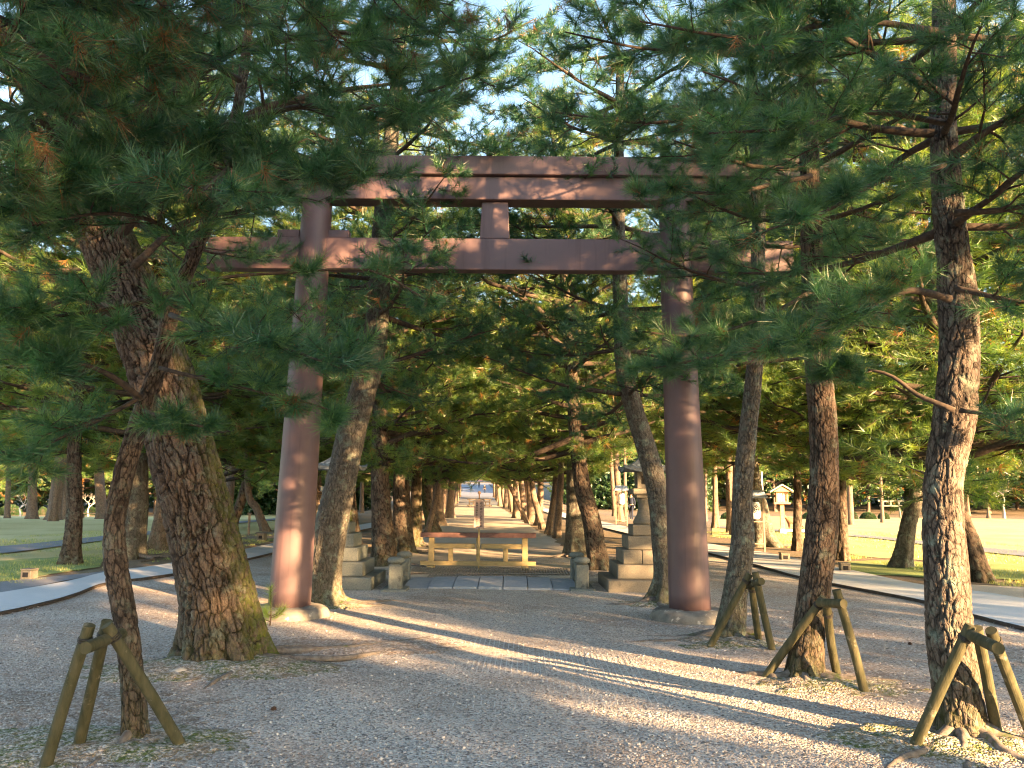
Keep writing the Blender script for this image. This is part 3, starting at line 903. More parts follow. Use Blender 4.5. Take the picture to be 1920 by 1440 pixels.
near_tree('thin crooked young pine propped by poles, in front of the massive mossy pine', b, path, radii, limbs, 7, cell=(0.026, 0.06), depth=0.006, sides=110, step=0.010,
          flare=0.3, flare_h=0.10, roots=5, moss_base=0.5, group=PLANT, root_list=[(D(110), 0.5, 0.035, 0.1), (D(200), 0.5, 0.04, 0.1), (D(250), 0.5, 0.03, 0.1)])

# overhanging pine at the left whose trunk stands outside the picture
b = np.array([-3.9, 2.6, 0.0])
path = [b, b + [0.05, 0.1, 1.5], b + [0.0, 0.3, 3.0], b + [0.2, 0.3, 5.0], b + [0.1, 0.4, 7.0]]
limbs = [dict(P=PX(p), r=r, kw=dict(dead=0.15, **kw)) for p, r, kw in [
    ([(-250, 60, 3.2), (0, 70, 3.3), (120, 130, 3.4), (200, 150, 3.5), (330, 110, 3.5)], 0.030, dict(n_sub=12, sub_len=0.42)),
    ([(-250, -60, 3.2), (60, -50, 3.2), (260, -20, 3.2), (450, -10, 3.3)], 0.028, dict(n_sub=18, sub_len=0.5)),
    ([(-250, -160, 3.4), (100, -120, 3.5), (420, -60, 3.7), (650, -20, 3.8), (850, 10, 3.9)], 0.030, dict(n_sub=22, sub_len=0.55)),
    ([(-200, 200, 3.4), (0, 330, 3.6), (60, 350, 3.8)], 0.02, dict(n_sub=8, sub_len=0.4)),
]]
near_tree('pine whose dark branches with brown dead needles hang over the top left corner', b, path, [0.2, 0.18, 0.15, 0.12, 0.06], limbs, 15, sides=60, step=0.04, group=PLANT,
          whorls=(3.6, 6.8, 5, 5, lambda z, a: 1.8, None))

# three propped pines on the right
def lf_right(reach_l, reach_o):
    def f(z, az):
        # az measured from +Y towards +X; 1.5*pi is towards the left
        toL = max(0, -math.sin(az)); 
        return (reach_o + (reach_l - reach_o) * toL) * (1.0 if z > 3.2 else 0.75)
    return f
b = G(1368, 1197); YB = b.y
path = [b] + PX([(1378, 1120, YB), (1392, 1020, YB), (1392, 930, YB), (1400, 830, YB), (1410, 740, YB), (1418, 640, YB), (1421, 500, YB), (1422, 380, YB), (1412, 200, YB), (1405, 40, YB), (1400, -160, YB), (1390, -400, YB)])
near_tree('slim pine with a pole prop standing just right of the brown gate', b, path, [q * 0.86 for q in [0.19, 0.155, 0.15, 0.125, 0.12, 0.11, 0.10, 0.09, 0.085, 0.075, 0.07, 0.06, 0.04]], [], 21, cell=(0.030, 0.075), depth=0.007,
          sides=120, step=0.014, flare=0.3, flare_h=0.14, group=PLANT, whorls=(3.3, 7.6, 8, 3, lf_right(1.7, 1.3), None), mat='bark_grey', kind='near',
          root_list=[(D(250), 1.3, 0.05, 0.2), (D(95), 1.2, 0.045, 0.2), (D(170), 0.9, 0.045, 0.2), (D(280), 1.0, 0.035, 0.2), (D(130), 0.9, 0.04, 0.2)])

b = G(1508, 1278); YB = b.y
path = [b] + PX([(1515, 1200, YB), (1528, 1100, YB), (1540, 1000, YB), (1545, 900, YB), (1543, 800, YB), (1535, 700, YB), (1528, 600, YB), (1523, 480, YB), (1520, 380, YB), (1515, 200, YB), (1508, 60, YB), (1500, -150, YB), (1490, -420, YB)])
limbs5 = [dict(P=PX(p), r=r, kw=kw) for p, r, kw in [
    ([(1535, 640, 6.8), (1440, 650, 6.2), (1330, 670, 5.8), (1230, 690, 5.6)], 0.024, dict(n_sub=14, sub_len=0.42)),
    ([(1525, 545, 6.9), (1420, 600, 6.4), (1310, 630, 6.0), (1190, 620, 5.8)], 0.022, dict(n_sub=9, sub_len=0.40)),
    ([(1520, 330, 6.9), (1380, 360, 6.2), (1290, 360, 5.7), (1190, 350, 5.4)], 0.024, dict(n_sub=9, sub_len=0.38)),
    ([(1518, 220, 6.9), (1350, 220, 6.3), (1200, 230, 5.9), (1040, 210, 5.7)], 0.028, dict(n_sub=18, sub_len=0.55)),
    ([(1518, 120, 6.9), (1350, 100, 6.3), (1200, 90, 5.9), (1060, 60, 5.7)], 0.028, dict(n_sub=18, sub_len=0.55)),
]]
near_tree('straight pine between the slim pine and the nearest right pine, with three prop poles', b, path, [q * 0.86 for q in [0.18, 0.15, 0.15, 0.155, 0.14, 0.135, 0.13, 0.12, 0.11, 0.10, 0.09, 0.08, 0.07, 0.04]], limbs5, 33, cell=(0.034, 0.085), depth=0.008,
          sides=150, step=0.012, flare=0.3, flare_h=0.14, group=PLANT, whorls=(3.2, 7.2, 6, 3, lf_right(1.6, 1.4), None),
          root_list=[(D(110), 1.1, 0.05, 0.2), (D(85), 0.9, 0.04, 0.2), (D(265), 0.6, 0.05, 0.2), (D(140), 0.8, 0.045, 0.2), (D(200), 0.5, 0.05, 0.15)])

b = G(1800, 1388); YB = b.y
path = [b] + PX([(1795, 1300, YB), (1782, 1200, YB), (1777, 1100, YB), (1770, 1000, YB), (1770, 900, YB), (1790, 780, YB), (1798, 660, YB), (1795, 560, YB), (1785, 460, YB), (1776, 360, YB), (1768, 220, YB), (1770, 80, YB), (1770, -100, YB), (1775, -350, YB), (1780, -600, YB)])
limbs6 = [dict(P=PX(p), r=r, kw=kw) for p, r, kw in [
    ([(1790, 770, 5.2), (1720, 740, 5.3), (1660, 700, 5.4), (1570, 690, 5.6)], 0.020, dict(n_sub=7, sub_len=0.35, foliage_from=0.75)),
    ([(1780, 560, 5.2), (1700, 545, 4.9), (1600, 590, 4.7), (1480, 640, 4.5)], 0.026, dict(n_sub=16, sub_len=0.5, foliage_from=0.3)),
    ([(1770, 310, 5.2), (1650, 340, 4.8), (1540, 400, 4.5), (1440, 430, 4.3)], 0.022, dict(n_sub=8, sub_len=0.38)),
    ([(1768, 180, 5.2), (1650, 110, 5.0), (1530, 40, 4.8), (1400, -30, 4.6)], 0.034, dict(n_sub=16, sub_len=0.6, foliage_from=0.35)),
    ([(1768, 230, 5.2), (1640, 210, 4.9), (1480, 240, 4.5), (1330, 250, 4.3)], 0.024, dict(n_sub=14, sub_len=0.48)),
    ([(1790, 290, 5.2), (1860, 240, 5.0), (1960, 190, 4.8)], 0.036, dict(n_sub=10, sub_len=0.6)),
    ([(1790, 400, 5.2), (1900, 390, 5.0), (2050, 350, 4.8)], 0.026, dict(n_sub=12, sub_len=0.6)),
    ([(1800, 770, 5.2), (1880, 780, 5.0), (1990, 800, 4.8)], 0.016, dict(n_sub=6, sub_len=0.4)),
    ([(1790, 540, 5.2), (1880, 560, 5.0), (2000, 580, 4.8)], 0.022, dict(n_sub=10, sub_len=0.5)),
    ([(1768, 60, 5.2), (1600, 40, 4.8), (1400, 70, 4.5), (1200, 40, 4.4)], 0.026, dict(n_sub=18, sub_len=0.5)),
]]
near_tree('nearest pine on the right, its thick flaky trunk swelling at mid height', b, path, [q * 0.86 for q in [0.185, 0.165, 0.165, 0.155, 0.15, 0.135, 0.155, 0.14, 0.145, 0.12, 0.11, 0.095, 0.09, 0.08, 0.06, 0.03]], limbs6, 45, cell=(0.036, 0.09), depth=0.009,
          sides=170, step=0.011, flare=0.3, flare_h=0.14, group=PLANT, whorls=(3.4, 7.6, 6, 4, lf_right(1.8, 1.6), None), mat='bark_lichen',
          root_list=[(D(120), 0.9, 0.07, 0.2), (D(160), 0.7, 0.06, 0.2), (D(230), 0.9, 0.055, 0.2), (D(205), 0.7, 0.05, 0.2), (D(95), 0.9, 0.05, 0.2), (D(280), 0.5, 0.04, 0.2)])

# the two pines just behind the gate pillars
b = G(612, 1137); YB = b.y
path = [b] + PX([(605, 1100, YB), (618, 1000, YB), (640, 900, YB), (662, 800, YB), (690, 700, YB), (705, 620, YB), (712, 520, YB), (720, 380, YB), (740, 200, YB), (760, 20, YB)])
near_tree('lichen spotted grey pine leaning right, right behind the left gate pillar', b, path, [0.27, 0.24, 0.235, 0.21, 0.20, 0.19, 0.17, 0.155, 0.13, 0.1, 0.05], [], 51, mat='bark_grey', cell=(0.032, 0.085), depth=0.008,
          sides=120, step=0.018, flare=0.4, flare_h=0.25, kind='mid', group=PLANT, whorls=(3.4, 8.6, 9, 4, lambda z, a: 2.4, None),
          root_list=[(D(95), 1.0, 0.07, 0.25), (D(120), 0.9, 0.06, 0.25), (D(80), 0.9, 0.05, 0.25), (D(150), 0.6, 0.05, 0.25)])
b = G(1243, 1132); YB = b.y
path = [b] + PX([(1248, 1080, YB), (1240, 1000, YB), (1232, 920, YB), (1215, 850, YB), (1190, 770, YB), (1170, 690, YB), (1165, 600, YB), (1160, 450, YB), (1160, 300, YB), (1165, 100, YB)])
near_tree('slender grey green pine curving up left, right behind the right gate pillar', b, path, [0.20, 0.16, 0.15, 0.15, 0.15, 0.14, 0.13, 0.12, 0.1, 0.08, 0.04], [], 57, mat='bark_grey', cell=(0.03, 0.08), depth=0.006,
          sides=110, step=0.018, flare=0.9, flare_h=0.22, kind='mid', group=PLANT, whorls=(3.2, 8.6, 9, 4, lambda z, a: 2.2, None),
          root_list=[(D(250), 0.9, 0.06, 0.25), (D(200), 0.7, 0.06, 0.25), (D(230), 0.7, 0.05, 0.25)])

# ------------------------------------------------------------------ crowns shared by the pines further off
def crown_proto(seed, Hc, Rad, kind, mat, nl, sub=7, tw=3, tn=2, flat=0.3, sc=1.0, low=0.75, twig_draw=True, limb_mat=None, dead=0.05, bias=0.12):
    rng = np.random.RandomState(seed)
    cr = Crown(); mb = MB()
    for i in range(nl):
        f = (i + rng.rand()) / nl
        z = f ** 1.05 * Hc * 0.97
        prof = (low + (1 - low) * math.sin(min(1, f * 2.2) * PI / 2)) * (1 - f ** 2.6) ** 0.8 + 0.12
        L = Rad * prof * rng.uniform(0.65, 1.15)
        P = auto_limb(rng, (0, 0, z), i * 2.4 + rng.uniform(-0.5, 0.5), L, rng.uniform(-0.08, 0.30) + 0.25 * f, rng.uniform(-0.05, 0.12), wander=0.25)
        limb_paths(rng, P, np.linspace(0.018 + 0.018 * L, 0.008, len(P)), cr, mb, foliage_from=0.22, n_sub=int(sub * (0.5 + 0.5 * L / Rad)) + 2, sub_len=0.42 * L * 0.7 + 0.28, twigs=tw, tuft_n=tn, flat=flat,
                   dead=dead, min_cam=0.0, tuft_sc=sc, twig_draw=twig_draw, tintbias=bias)  # bias shifts the tints lighter and yellower, painting sunlight into distant crowns
    pos = np.array(cr.pos)
    V, F, T = scatter_tufts(rng, pos, np.array(cr.dir), np.array(cr.sc), np.array(cr.tint), TUFT[kind])
    c = mesh_np('crown', V, F, mat, None, {'tint': T}, smooth=False)
    b = mb.build('branchwork', limb_mat or M['twig'], None, smooth=True)
    me_c, me_b = c.data, b.data
    bpy.data.objects.remove(c); bpy.data.objects.remove(b)
    return me_c, me_b, Hc

PRO = {
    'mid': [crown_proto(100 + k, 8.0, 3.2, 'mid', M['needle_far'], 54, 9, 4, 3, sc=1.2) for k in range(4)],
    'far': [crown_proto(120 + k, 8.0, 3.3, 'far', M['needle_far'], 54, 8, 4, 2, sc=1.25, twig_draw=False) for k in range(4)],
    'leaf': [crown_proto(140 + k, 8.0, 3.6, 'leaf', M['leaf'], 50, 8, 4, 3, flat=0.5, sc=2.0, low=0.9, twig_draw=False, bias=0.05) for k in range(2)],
}

def link_child(me, name, parent, loc, rot, sc):
    o = bpy.data.objects.new(name, me)
    C.objects.link(o)
    o.parent = parent
    o.location = loc; o.rotation_euler = rot; o.scale = sc
    return o

_cnt = [0]
def row_tree(label, base, cb, top, r0, kind='mid', pi=None, mat='bark_far', group=None, width=1.0, sides=28, step=0.08, via=(), seed=None, moss=0.0, flare=0.6, spin=None, roots=(), cat='pine tree', name='pine_tree', depth=0.010, cell=(0.09, 0.2), kerf=0.55):
    """trunk base -> crown base cb -> treetop, all places in the scene"""
    _cnt[0] += 1
    sd = seed or _cnt[0] * 13 + 5
    rng = np.random.RandomState(sd)
    base = Vector(base); cb = Vector(cb); top = Vector(top)
    root = empty(name, base)
    tag(root, label, cat, group)
    pts = [base] + [Vector(v) for v in via] + [cb, cb.lerp(top, 0.5), top]
    n = len(pts)
    R = [r0] + [r0 * (0.9 - 0.15 * i / max(1, len(via))) for i in range(len(via))] + [r0 * 0.72, r0 * 0.42, r0 * 0.12]
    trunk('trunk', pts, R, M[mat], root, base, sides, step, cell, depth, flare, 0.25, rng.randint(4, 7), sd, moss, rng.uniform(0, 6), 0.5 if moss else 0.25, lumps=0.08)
    P = PRO[kind]
    me_c, me_b, Hc = P[(pi if pi is not None else rng.randint(0, 99)) % len(P)]
    ax = top - cb
    q = ax.to_track_quat('Z', 'Y')
    sp = spin if spin is not None else rng.uniform(0, 2 * PI)
    rot = (q.to_matrix() @ Matrix.Rotation(sp, 3, 'Z')).to_euler()
    k = ax.length / Hc
    sc = (k * width if width > 0 else k, k * width if width > 0 else k, k)
    link_child(me_b, 'branchwork', root, cb - base, rot, sc)
    link_child(me_c, 'crown', root, cb - base, rot, sc)
    for (az, Lr, rr, d0) in roots:
        st = np.array(base) + np.array([math.sin(az) * d0, math.cos(az) * d0, 0.0])
        surface_root(rng, root, np.array(base), st, az, Lr, rr)
    return root

AVL, AVR = 'pines in the left row of the avenue', 'pines in the right row of the avenue'
def avenue(label, px, py, wpx, px2, py2, group, hz=10.5, kind='mid', lean=0.0, via=(), w=1.0, **kw):
    b = G(px, py)
    cb = at(px2, py2, b.y)
    cb = Vector((cb.x, b.y, cb.z))
    t = (cb - b)
    top = Vector((cb.x + t.x * 0.7 + lean, cb.y + 0.2, hz))
    r0 = wpx / 2 / FPX * b.y * 0.88
    return row_tree(label, b, cb, top, r0, kind, group=group, width=w, via=[at(*(tuple(v) + (b.y,))) for v in via], **kw)

rt = [(D(80), 1.2, 0.07, 0.3), (D(110), 1.0, 0.06, 0.3), (D(140), 0.8, 0.06, 0.25)]
avenue('stout pine with square plates of bark, nearest in the left row behind the stone posts', 722, 1062, 48, 712, 862, AVL, sides=80, step=0.03, mat='bark', moss=0.4, cell=(0.06, 0.12), roots=rt[:1])
avenue('mossy footed pine close behind the stout one in the left row', 757, 1038, 42, 752, 868, AVL, sides=60, step=0.04, mat='bark', moss=0.9, roots=rt)
avenue('dark reddish pine, third trunk of the left row', 778, 1026, 28, 782, 880, AVL, sides=50, step=0.05, mat='bark', moss=0.2, roots=rt[:2])
avenue('thin grey pine leaning right beside the third trunk of the left row', 800, 1004, 13, 822, 905, AVL, hz=7, w=0.7)
avenue('dark gnarled pine just beyond the thin leaning one on the left', 812, 998, 26, 796, 900, AVL, mat='bark', moss=0.6)
avenue('bright sunlit pine on the left edge of the sand avenue', 826, 986, 22, 818, 900, AVL)
avenue('sunlit pine with a knotty foot, left of the notice board', 843, 972, 17, 846, 905, AVL)
avenue('moss green pine standing behind the left stone lantern', 667, 1040, 26, 655, 870, AVL, sides=50, step=0.05, moss=1.0, mat='bark')
avenue('twisted pine between left pillar and left lantern, lit from the right', 600, 1018, 22, 594, 860, AVL, moss=0.3)

rt = [(D(260), 1.2, 0.07, 0.3), (D(240), 1.0, 0.06, 0.3), (D(215), 0.8, 0.06, 0.25)]
avenue('pine with a sunlit patch at its foot, beside the right stone lantern', 1124, 1070, 42, 1085, 862, AVR, sides=80, step=0.03, mat='bark', cell=(0.06, 0.12), via=[(1110, 980)], lean=-0.3)
avenue('broad dark pine touching the one with the sunlit foot', 1082, 1044, 46, 1078, 862, AVR, sides=70, step=0.035, mat='bark_grey', roots=rt)
avenue('smooth slim pine, third trunk of the right row', 1044, 1008, 16, 1052, 885, AVR)
avenue('straight brown pine, fourth trunk of the right row', 1030, 1002, 19, 1044, 890, AVR)
avenue('pine bowing left into the avenue from the right row', 1018, 992, 14, 998, 905, AVR, via=[(1008, 955)])
avenue('very bright sunlit pine trunk on the right of the avenue', 1010, 985, 16, 1014, 900, AVR)
avenue('long thin pine slanting far left across the avenue', 990, 982, 9, 925, 850, AVR, hz=8, w=0.7, via=[(960, 920)])
avenue('pine with an orange lit foot beyond the slanting one', 968, 972, 14, 966, 905, AVR)

# the rest of the avenue
rng = np.random.RandomState(77)
dl = ['lit trunk', 'shaded trunk', 'crooked trunk', 'straight trunk', 'leaning trunk', 'forked foot', 'slim trunk', 'thick trunk']
for k in range(26):
    y = 46 + k * 3.6
    for s_, g_ in ((-1, AVL), (1, AVR)):
        yy = y + rng.uniform(-0.9, 0.9)
        x = axis_x(yy) + s_ * (3.0 + rng.uniform(-0.25, 0.6))
        z = float(H(x, yy))
        hb = rng.uniform(3.0, 4.0)
        lx = rng.uniform(-0.3, 0.3) - s_ * 0.15
        row_tree('far avenue pine in the %s row, one of the many lining the sand avenue towards the square' % ('left' if s_ < 0 else 'right'), (x, yy, z), (x + lx, yy, z + hb), (x + lx * 2.2, yy + rng.uniform(-0.5, 0.5), z + rng.uniform(9.5, 12.5)), rng.uniform(0.16, 0.26), 'far', group=g_, sides=16, step=0.25)

# second, outer rows that close the view between the avenue and the park
OUT = 'pines filling the strip outside the avenue'
for k in range(13):
    for s_ in (-1, 1):
        yy = 27 + k * 7.5 + rng.uniform(-2, 2)
        x = axis_x(yy) + s_ * rng.uniform(7.0, 10.5) * (1.0 if s_ < 0 else 1.05)
        if s_ > 0 and k % 2 == 0: continue
        if yy < 40 and s_ > 0: x += 1.0
        z = float(H(x, yy)); hb = rng.uniform(2.8, 4.6) + (1.4 if s_ > 0 else 0); lx = rng.uniform(-0.5, 0.5)
        row_tree('outer row pine %s the avenue, half hidden by nearer trunks' % ('left of' if s_ < 0 else 'right of'), (x, yy, z), (x + lx, yy, z + hb), (x + lx * 2, yy, z + rng.uniform(10, 14)), rng.uniform(0.15, 0.24), 'far' if yy > 40 else 'mid', group=OUT + (' on the left' if s_ < 0 else ' on the right'), sides=20, step=0.2)

# ------------------------------------------------------------------ park pines that one can tell apart
PKL, PKR = 'pines on the left lawn', 'pines on the right lawn'
def park(label, px, py, wpx, px2, py2, grp, hz=10.0, kind='mid', via=(), w=1.0, **kw):
    hz += 2.5; w *= 1.25
    b = G(px, py)
    cb = at(px2, py2, b.y)
    top = Vector((cb.x + (cb.x - b.x) * 0.8, b.y + 0.3, b.z + hz))
    return row_tree(label, b, cb, top, wpx / 2 / FPX * b.y * 0.9, kind, group=grp, width=w, via=[at(*(tuple(v) + (b.y,))) for v in via], **kw)
park('dark straight pine with a lit foot on the green verge at left', 132, 1058, 33, 142, 800, PKL, via=[(140, 960)], sides=70, step=0.03, mat='bark', cell=(0.06, 0.12))
park('broad grey pine half behind the thin crooked pine, its root sunlit', 246, 1046, 46, 262, 860, PKL, via=[(258, 950)], sides=70, step=0.03, mat='bark_grey', roots=[(D(110), 1.2, 0.08, 0.3), (D(90), 1.0, 0.06, 0.3)])
park('pine with a wide spreading foot just left of the massive trunk', 300, 1030, 44, 318, 880, PKL, moss=0.6, roots=[(D(260), 1.2, 0.09, 0.3)])
park('reddish pine leaning right between massive trunk and gate pillar', 432, 990, 20, 484, 812, PKL, via=[(455, 930)], mat='bark', kind='mid')
park('light pine leaning left with a forked side trunk, left of the gate', 498, 996, 17, 464, 905, PKL, via=[(482, 955)], w=0.8)
park('pine second from the left edge on the far side of the left lawn', 100, 975, 27, 116, 838, PKL, hz=12, kind='mid', sides=30)
park('grey pine at the far side of the left lawn close to the picture edge', 60, 973, 20, 62, 870, PKL, hz=11, kind='mid')
park('far lawn pine with a bright orange patch on its trunk', 191, 973, 21, 178, 760, PKL, hz=12, kind='mid')
park('pine just outside the left picture edge on the lawn', -60, 985, 26, -66, 850, PKL, hz=11, kind='mid')
park('slim pine far behind the reddish leaning one', 545, 975, 12, 548, 880, PKL, hz=11, kind='far')

park('huge grey pine foot behind the white paper lantern', 1436, 1024, 44, 1408, 880, PKR, via=[(1420, 950)], sides=70, step=0.03, mat='bark_grey', flare=1.0, roots=[(D(100), 1.3, 0.08, 0.3), (D(250), 1.2, 0.07, 0.3)])
park('straight dark pine right of the wooden lamp house', 1495, 1032, 18, 1494, 860, PKR, mat='bark')
park('straight slim pine between the propped pines, on the lawn edge', 1580, 1050, 22, 1576, 872, PKR, sides=50, step=0.04, mat='bark')
park('pine leaning right on the bare earth of the right lawn', 1690, 1064, 34, 1722, 870, PKR, via=[(1702, 990)], sides=60, step=0.035, mat='bark_grey', hz=9)
park('pine leaning left behind the nearest right trunk', 1842, 1090, 36, 1790, 900, PKR, via=[(1822, 1020)], sides=60, step=0.035, mat='bark', hz=9)
park('dim pine behind the slim propped pine', 1378, 1003, 17, 1380, 850, PKR)
park('dim pine right beside the right gate pillar, beyond the walk', 1342, 990, 13, 1340, 880, PKR, kind='mid')
park('pine past the right picture edge beside the walk', 2060, 1090, 34, 2050, 860, PKR, hz=9)

# far trees round the lawns
def far_tree(label, x, y, hb, h, r, kind, grp, w=1.0, cat='pine tree', name='pine_tree', rng=rng):
    z = float(H(x, y)); lx = rng.uniform(-0.6, 0.6)
    return row_tree(label, (x, y, z), (x + lx * 0.5, y, z + hb), (x + lx, y, z + h), r, kind, group=grp, width=w, sides=14, step=0.4, cat=cat, name=name, depth=0.0)
WR, WL, WC = 'trees of the wood behind the right lawn', 'trees of the wood behind the left lawn', 'trees closing the view beyond the square'
for k in range(34):
    t = (k + rng.rand() * 0.7) / 34
    y = rng.uniform(146, 178); x = (0.16 + 0.62 * t) * y
    y2 = y
    kd = 'leaf' if rng.rand() < 0.55 else 'far'
    hb = rng.uniform(4.0, 7.0) if k % 3 else rng.uniform(1.5, 3)
    far_tree('tall %s tree of the dark wood behind the right lawn' % ('leafy' if kd == 'leaf' else 'pine'), x, y2, hb, rng.uniform(20, 31), 0.34, kd, WR, w=rng.uniform(0.75, 1.1), cat='tree' if kd == 'leaf' else 'pine tree', name='leafy_tree' if kd == 'leaf' else 'pine_tree')
for k in range(26):
    t = (k + rng.rand() * 0.7) / 26
    y = rng.uniform(114, 138); x = -(0.17 + 0.62 * t) * y
    kd = 'leaf' if rng.rand() < 0.5 else 'far'
    far_tree('%s tree of the wood behind the left lawn' % ('yellowing leafy' if kd == 'leaf' else 'dark green pine'), x, y, rng.uniform(1.2, 4.0), rng.uniform(17, 26), 0.28, kd, WL, w=rng.uniform(0.75, 1.05), cat='tree' if kd == 'leaf' else 'pine tree', name='leafy_tree' if kd == 'leaf' else 'pine_tree')
for k in range(15):
    x = axis_x(285) + (k - 7) * 8 + rng.uniform(-2, 2)
    if abs(k - 7) < 1: continue
    far_tree('tree closing the view behind the paved square', x, 290 + rng.uniform(-6, 14), 2.0, rng.uniform(15, 22), 0.3, 'leaf' if k % 2 else 'far', WC, cat='tree', name='leafy_tree' if k % 2 else 'pine_tree')
# open park pines between lawn and wood, mid distance
MR, ML = 'scattered pines on the far part of the right lawn', 'scattered pines on the far part of the left lawn'
for k, (x, y) in enumerate([(26, 62), (16, 74), (33, 88), (13, 92), (24, 100), (44, 96)]):
    far_tree('scattered tall pine far out over the right lawn', x, y, rng.uniform(5.5, 7.0), rng.uniform(13, 16), 0.22, 'far', MR)
for k, (x, y) in enumerate([(-14, 40), (-19, 54), (-12, 58), (-26, 46), (-33, 60), (-16, 70), (-41, 66), (-22, 34)]):
    far_tree('scattered tall pine far out over the left lawn', x, y, rng.uniform(4.0, 6.5), rng.uniform(12, 16), 0.22, 'far', ML)
# pines that stand outside the picture, to the right and behind, and shade the foreground
SH = 'pines outside the picture that shade the approach'
# laid out across the sun's path: w across it, t along it
sdx, sdy = math.sin(SUN_AZ), math.cos(SUN_AZ)
shade = [(-1.2, 8, 3.3, 11.5), (2.0, 9, 3.2, 12.0), (5.4, 8, 4.8, 12.0), (9.2, 7, 3.6, 11.0), (0.0, 15, 3.0, 11.5), (3.0, 15, 3.0, 11.0), (8.6, 15.5, 3.0, 10.5), (11.4, 14.5, 2.8, 9.0),
         (-1.5, 22, 2.6, 10.5), (1.6, 23, 2.6, 10.5), (8.4, 23, 2.6, 9.5), (13.0, 19, 2.4, 8.0), (16.2, 18, 2.3, 7.6), (3.2, 30, 2.4, 9.5), (14.8, 27, 2.3, 8.0), (18.6, 22, 2.3, 7.2)]
for k, (w_, t_, hb, ht) in enumerate(shade):
    x = -sdy * w_ + sdx * t_; y = sdx * w_ + sdy * t_
    far_tree('pine outside the picture to the right or behind, shading the approach', x, y, hb, ht, 0.17, 'far', SH, w=0.8)

# the wood beyond the lawns reads as one dark mass behind its front trees
def wood_mass(x0, y0, x1, y1, h, n, seed, label):
    rg_ = np.random.RandomState(seed)
    t = rg_.rand(n); dep = rg_.rand(n) * 22
    dx, dy = x1 - x0, y1 - y0; L = math.hypot(dx, dy); nx, ny = -dy / L, dx / L
    if ny < 0: nx, ny = -nx, -ny
    x = x0 + dx * t + nx * dep; y = y0 + dy * t + ny * dep
    top = h * (0.62 + 0.75 * (fbm(t * L * 0.09, dep * 0.1 + seed) - 0.1)) + dep * 0.1
    f = rg_.rand(n) ** 0.75
    z = H(x, y) + f * top
    pos = np.stack([x, y, z], 1)
    d = rg_.standard_normal((n, 3)); d[:, 2] = np.abs(d[:, 2]) * 0.7
    V, F, T = scatter_tufts(rg_, pos, d, np.full(n, 7.0) * rg_.uniform(0.7, 1.3, n), np.clip(rg_.normal(0.30, 0.18, n), 0, 0.84), TUFT['leaf'])
    o = mesh_np('woods', V, F, M['leaf'], None, {'tint': T}, smooth=False)
    tag(o, label, kind='stuff')
wood_mass(24, 184, 150, 170, 19, 24000, 3, None)
wood_mass(-24, 150, -130, 134, 17, 20000, 4, None)
wood_mass(7, 150, 34, 140, 9, 7000, 5, None)
wood_mass(-17, 132, -40, 112, 9, 7000, 6, None)

# ------------------------------------------------------------------ the brown gate
def gz(x, y):
    return 0.028 * (fbm(np.asarray(x) * 1.1, np.asarray(y) * 1.1) + 0.25 * fbm(np.asarray(x) * 6, np.asarray(y) * 6))

YT = G(545, 1160).y + 0.1
mid = at(938, 446, YT)
gate = empty('torii_gate', (mid.x, YT, 0))
tag(gate, 'large reddish brown steel torii gate spanning the gravel approach', 'torii gate')
go = Vector((mid.x, YT, 0))
zt = lambda y, dy=0: at(938, y, YT + dy).z
def pillar(bpx, tpx, ztop):
    b = at(bpx, 1150, YT); t = at(tpx, 370, YT)
    b.z = 0.10
    k = (ztop - b.z) / (t.z - b.z)
    t = b + (t - b) * k
    P = spline([b, t], 24)
    mb = MB()
    mb.tube(P - np.array(go), np.linspace(0.268, 0.200, 24), 56)
    mb.build('pillar', M['torii'], gate, smooth=True)
    # rough round footing stone
    n = 56; a = np.arange(n) / n * 2 * PI
    prof = [(0.50, -0.06), (0.51, 0.05), (0.485, 0.105), (0.44, 0.135), (0.36, 0.15), (0.2, 0.152)]
    rngb = np.random.RandomState(int(bpx))
    V = []
    for r_, z_ in prof:
        rr = r_ * (1 + 0.10 * (fbm(np.cos(a) * 2 + bpx, np.sin(a) * 2, z_ * 4) - 0.47) * 2 + 0.03 * np.cos(3 * a + bpx))
        V.append(np.column_stack([b.x - go.x + rr * np.cos(a), 0.0 + rr * np.sin(a), np.full(n, z_) + 0.03 * (fbm(np.cos(a) * 3, np.sin(a) * 3 + bpx) - 0.47)]))
    V = np.concatenate(V)
    i = np.arange(len(prof) - 1)[:, None] * n; k_ = np.arange(n)[None]; k2 = (k_ + 1) % n
    F = np.stack([i + k_, i + k2, i + n + k2, i + n + k_], -1).reshape(-1, 4)
    V = np.vstack([V, [b.x - go.x, 0, 0.152]])
    top = (len(prof) - 1) * n + np.arange(n)
    mesh_np('footing_stone', V, [F, np.stack([np.roll(top, 0), np.roll(top, -1), np.full(n, len(V) - 1)], 1)], M['basestone'], gate)
    return b, t
z_nk0, z_nk1 = zt(506, -0.1), zt(447, -0.1)
z_sh0, z_sh1 = zt(374, -0.16), zt(331, -0.16)
z_ks0, z_ks1 = z_sh1 + 0.003, zt(293, -0.24)
pl_b, pl_t = pillar(542, 596, z_sh0 + 0.02)
pr_b, pr_t = pillar(1294, 1262, z_sh0 + 0.02)
hw = (at(1482, 450, YT).x - at(395, 440, YT).x) / 2
hk = (at(1520, 350, YT).x - at(352, 345, YT).x) / 2
cx_n = (at(1482, 450, YT).x + at(395, 440, YT).x) / 2 - go.x
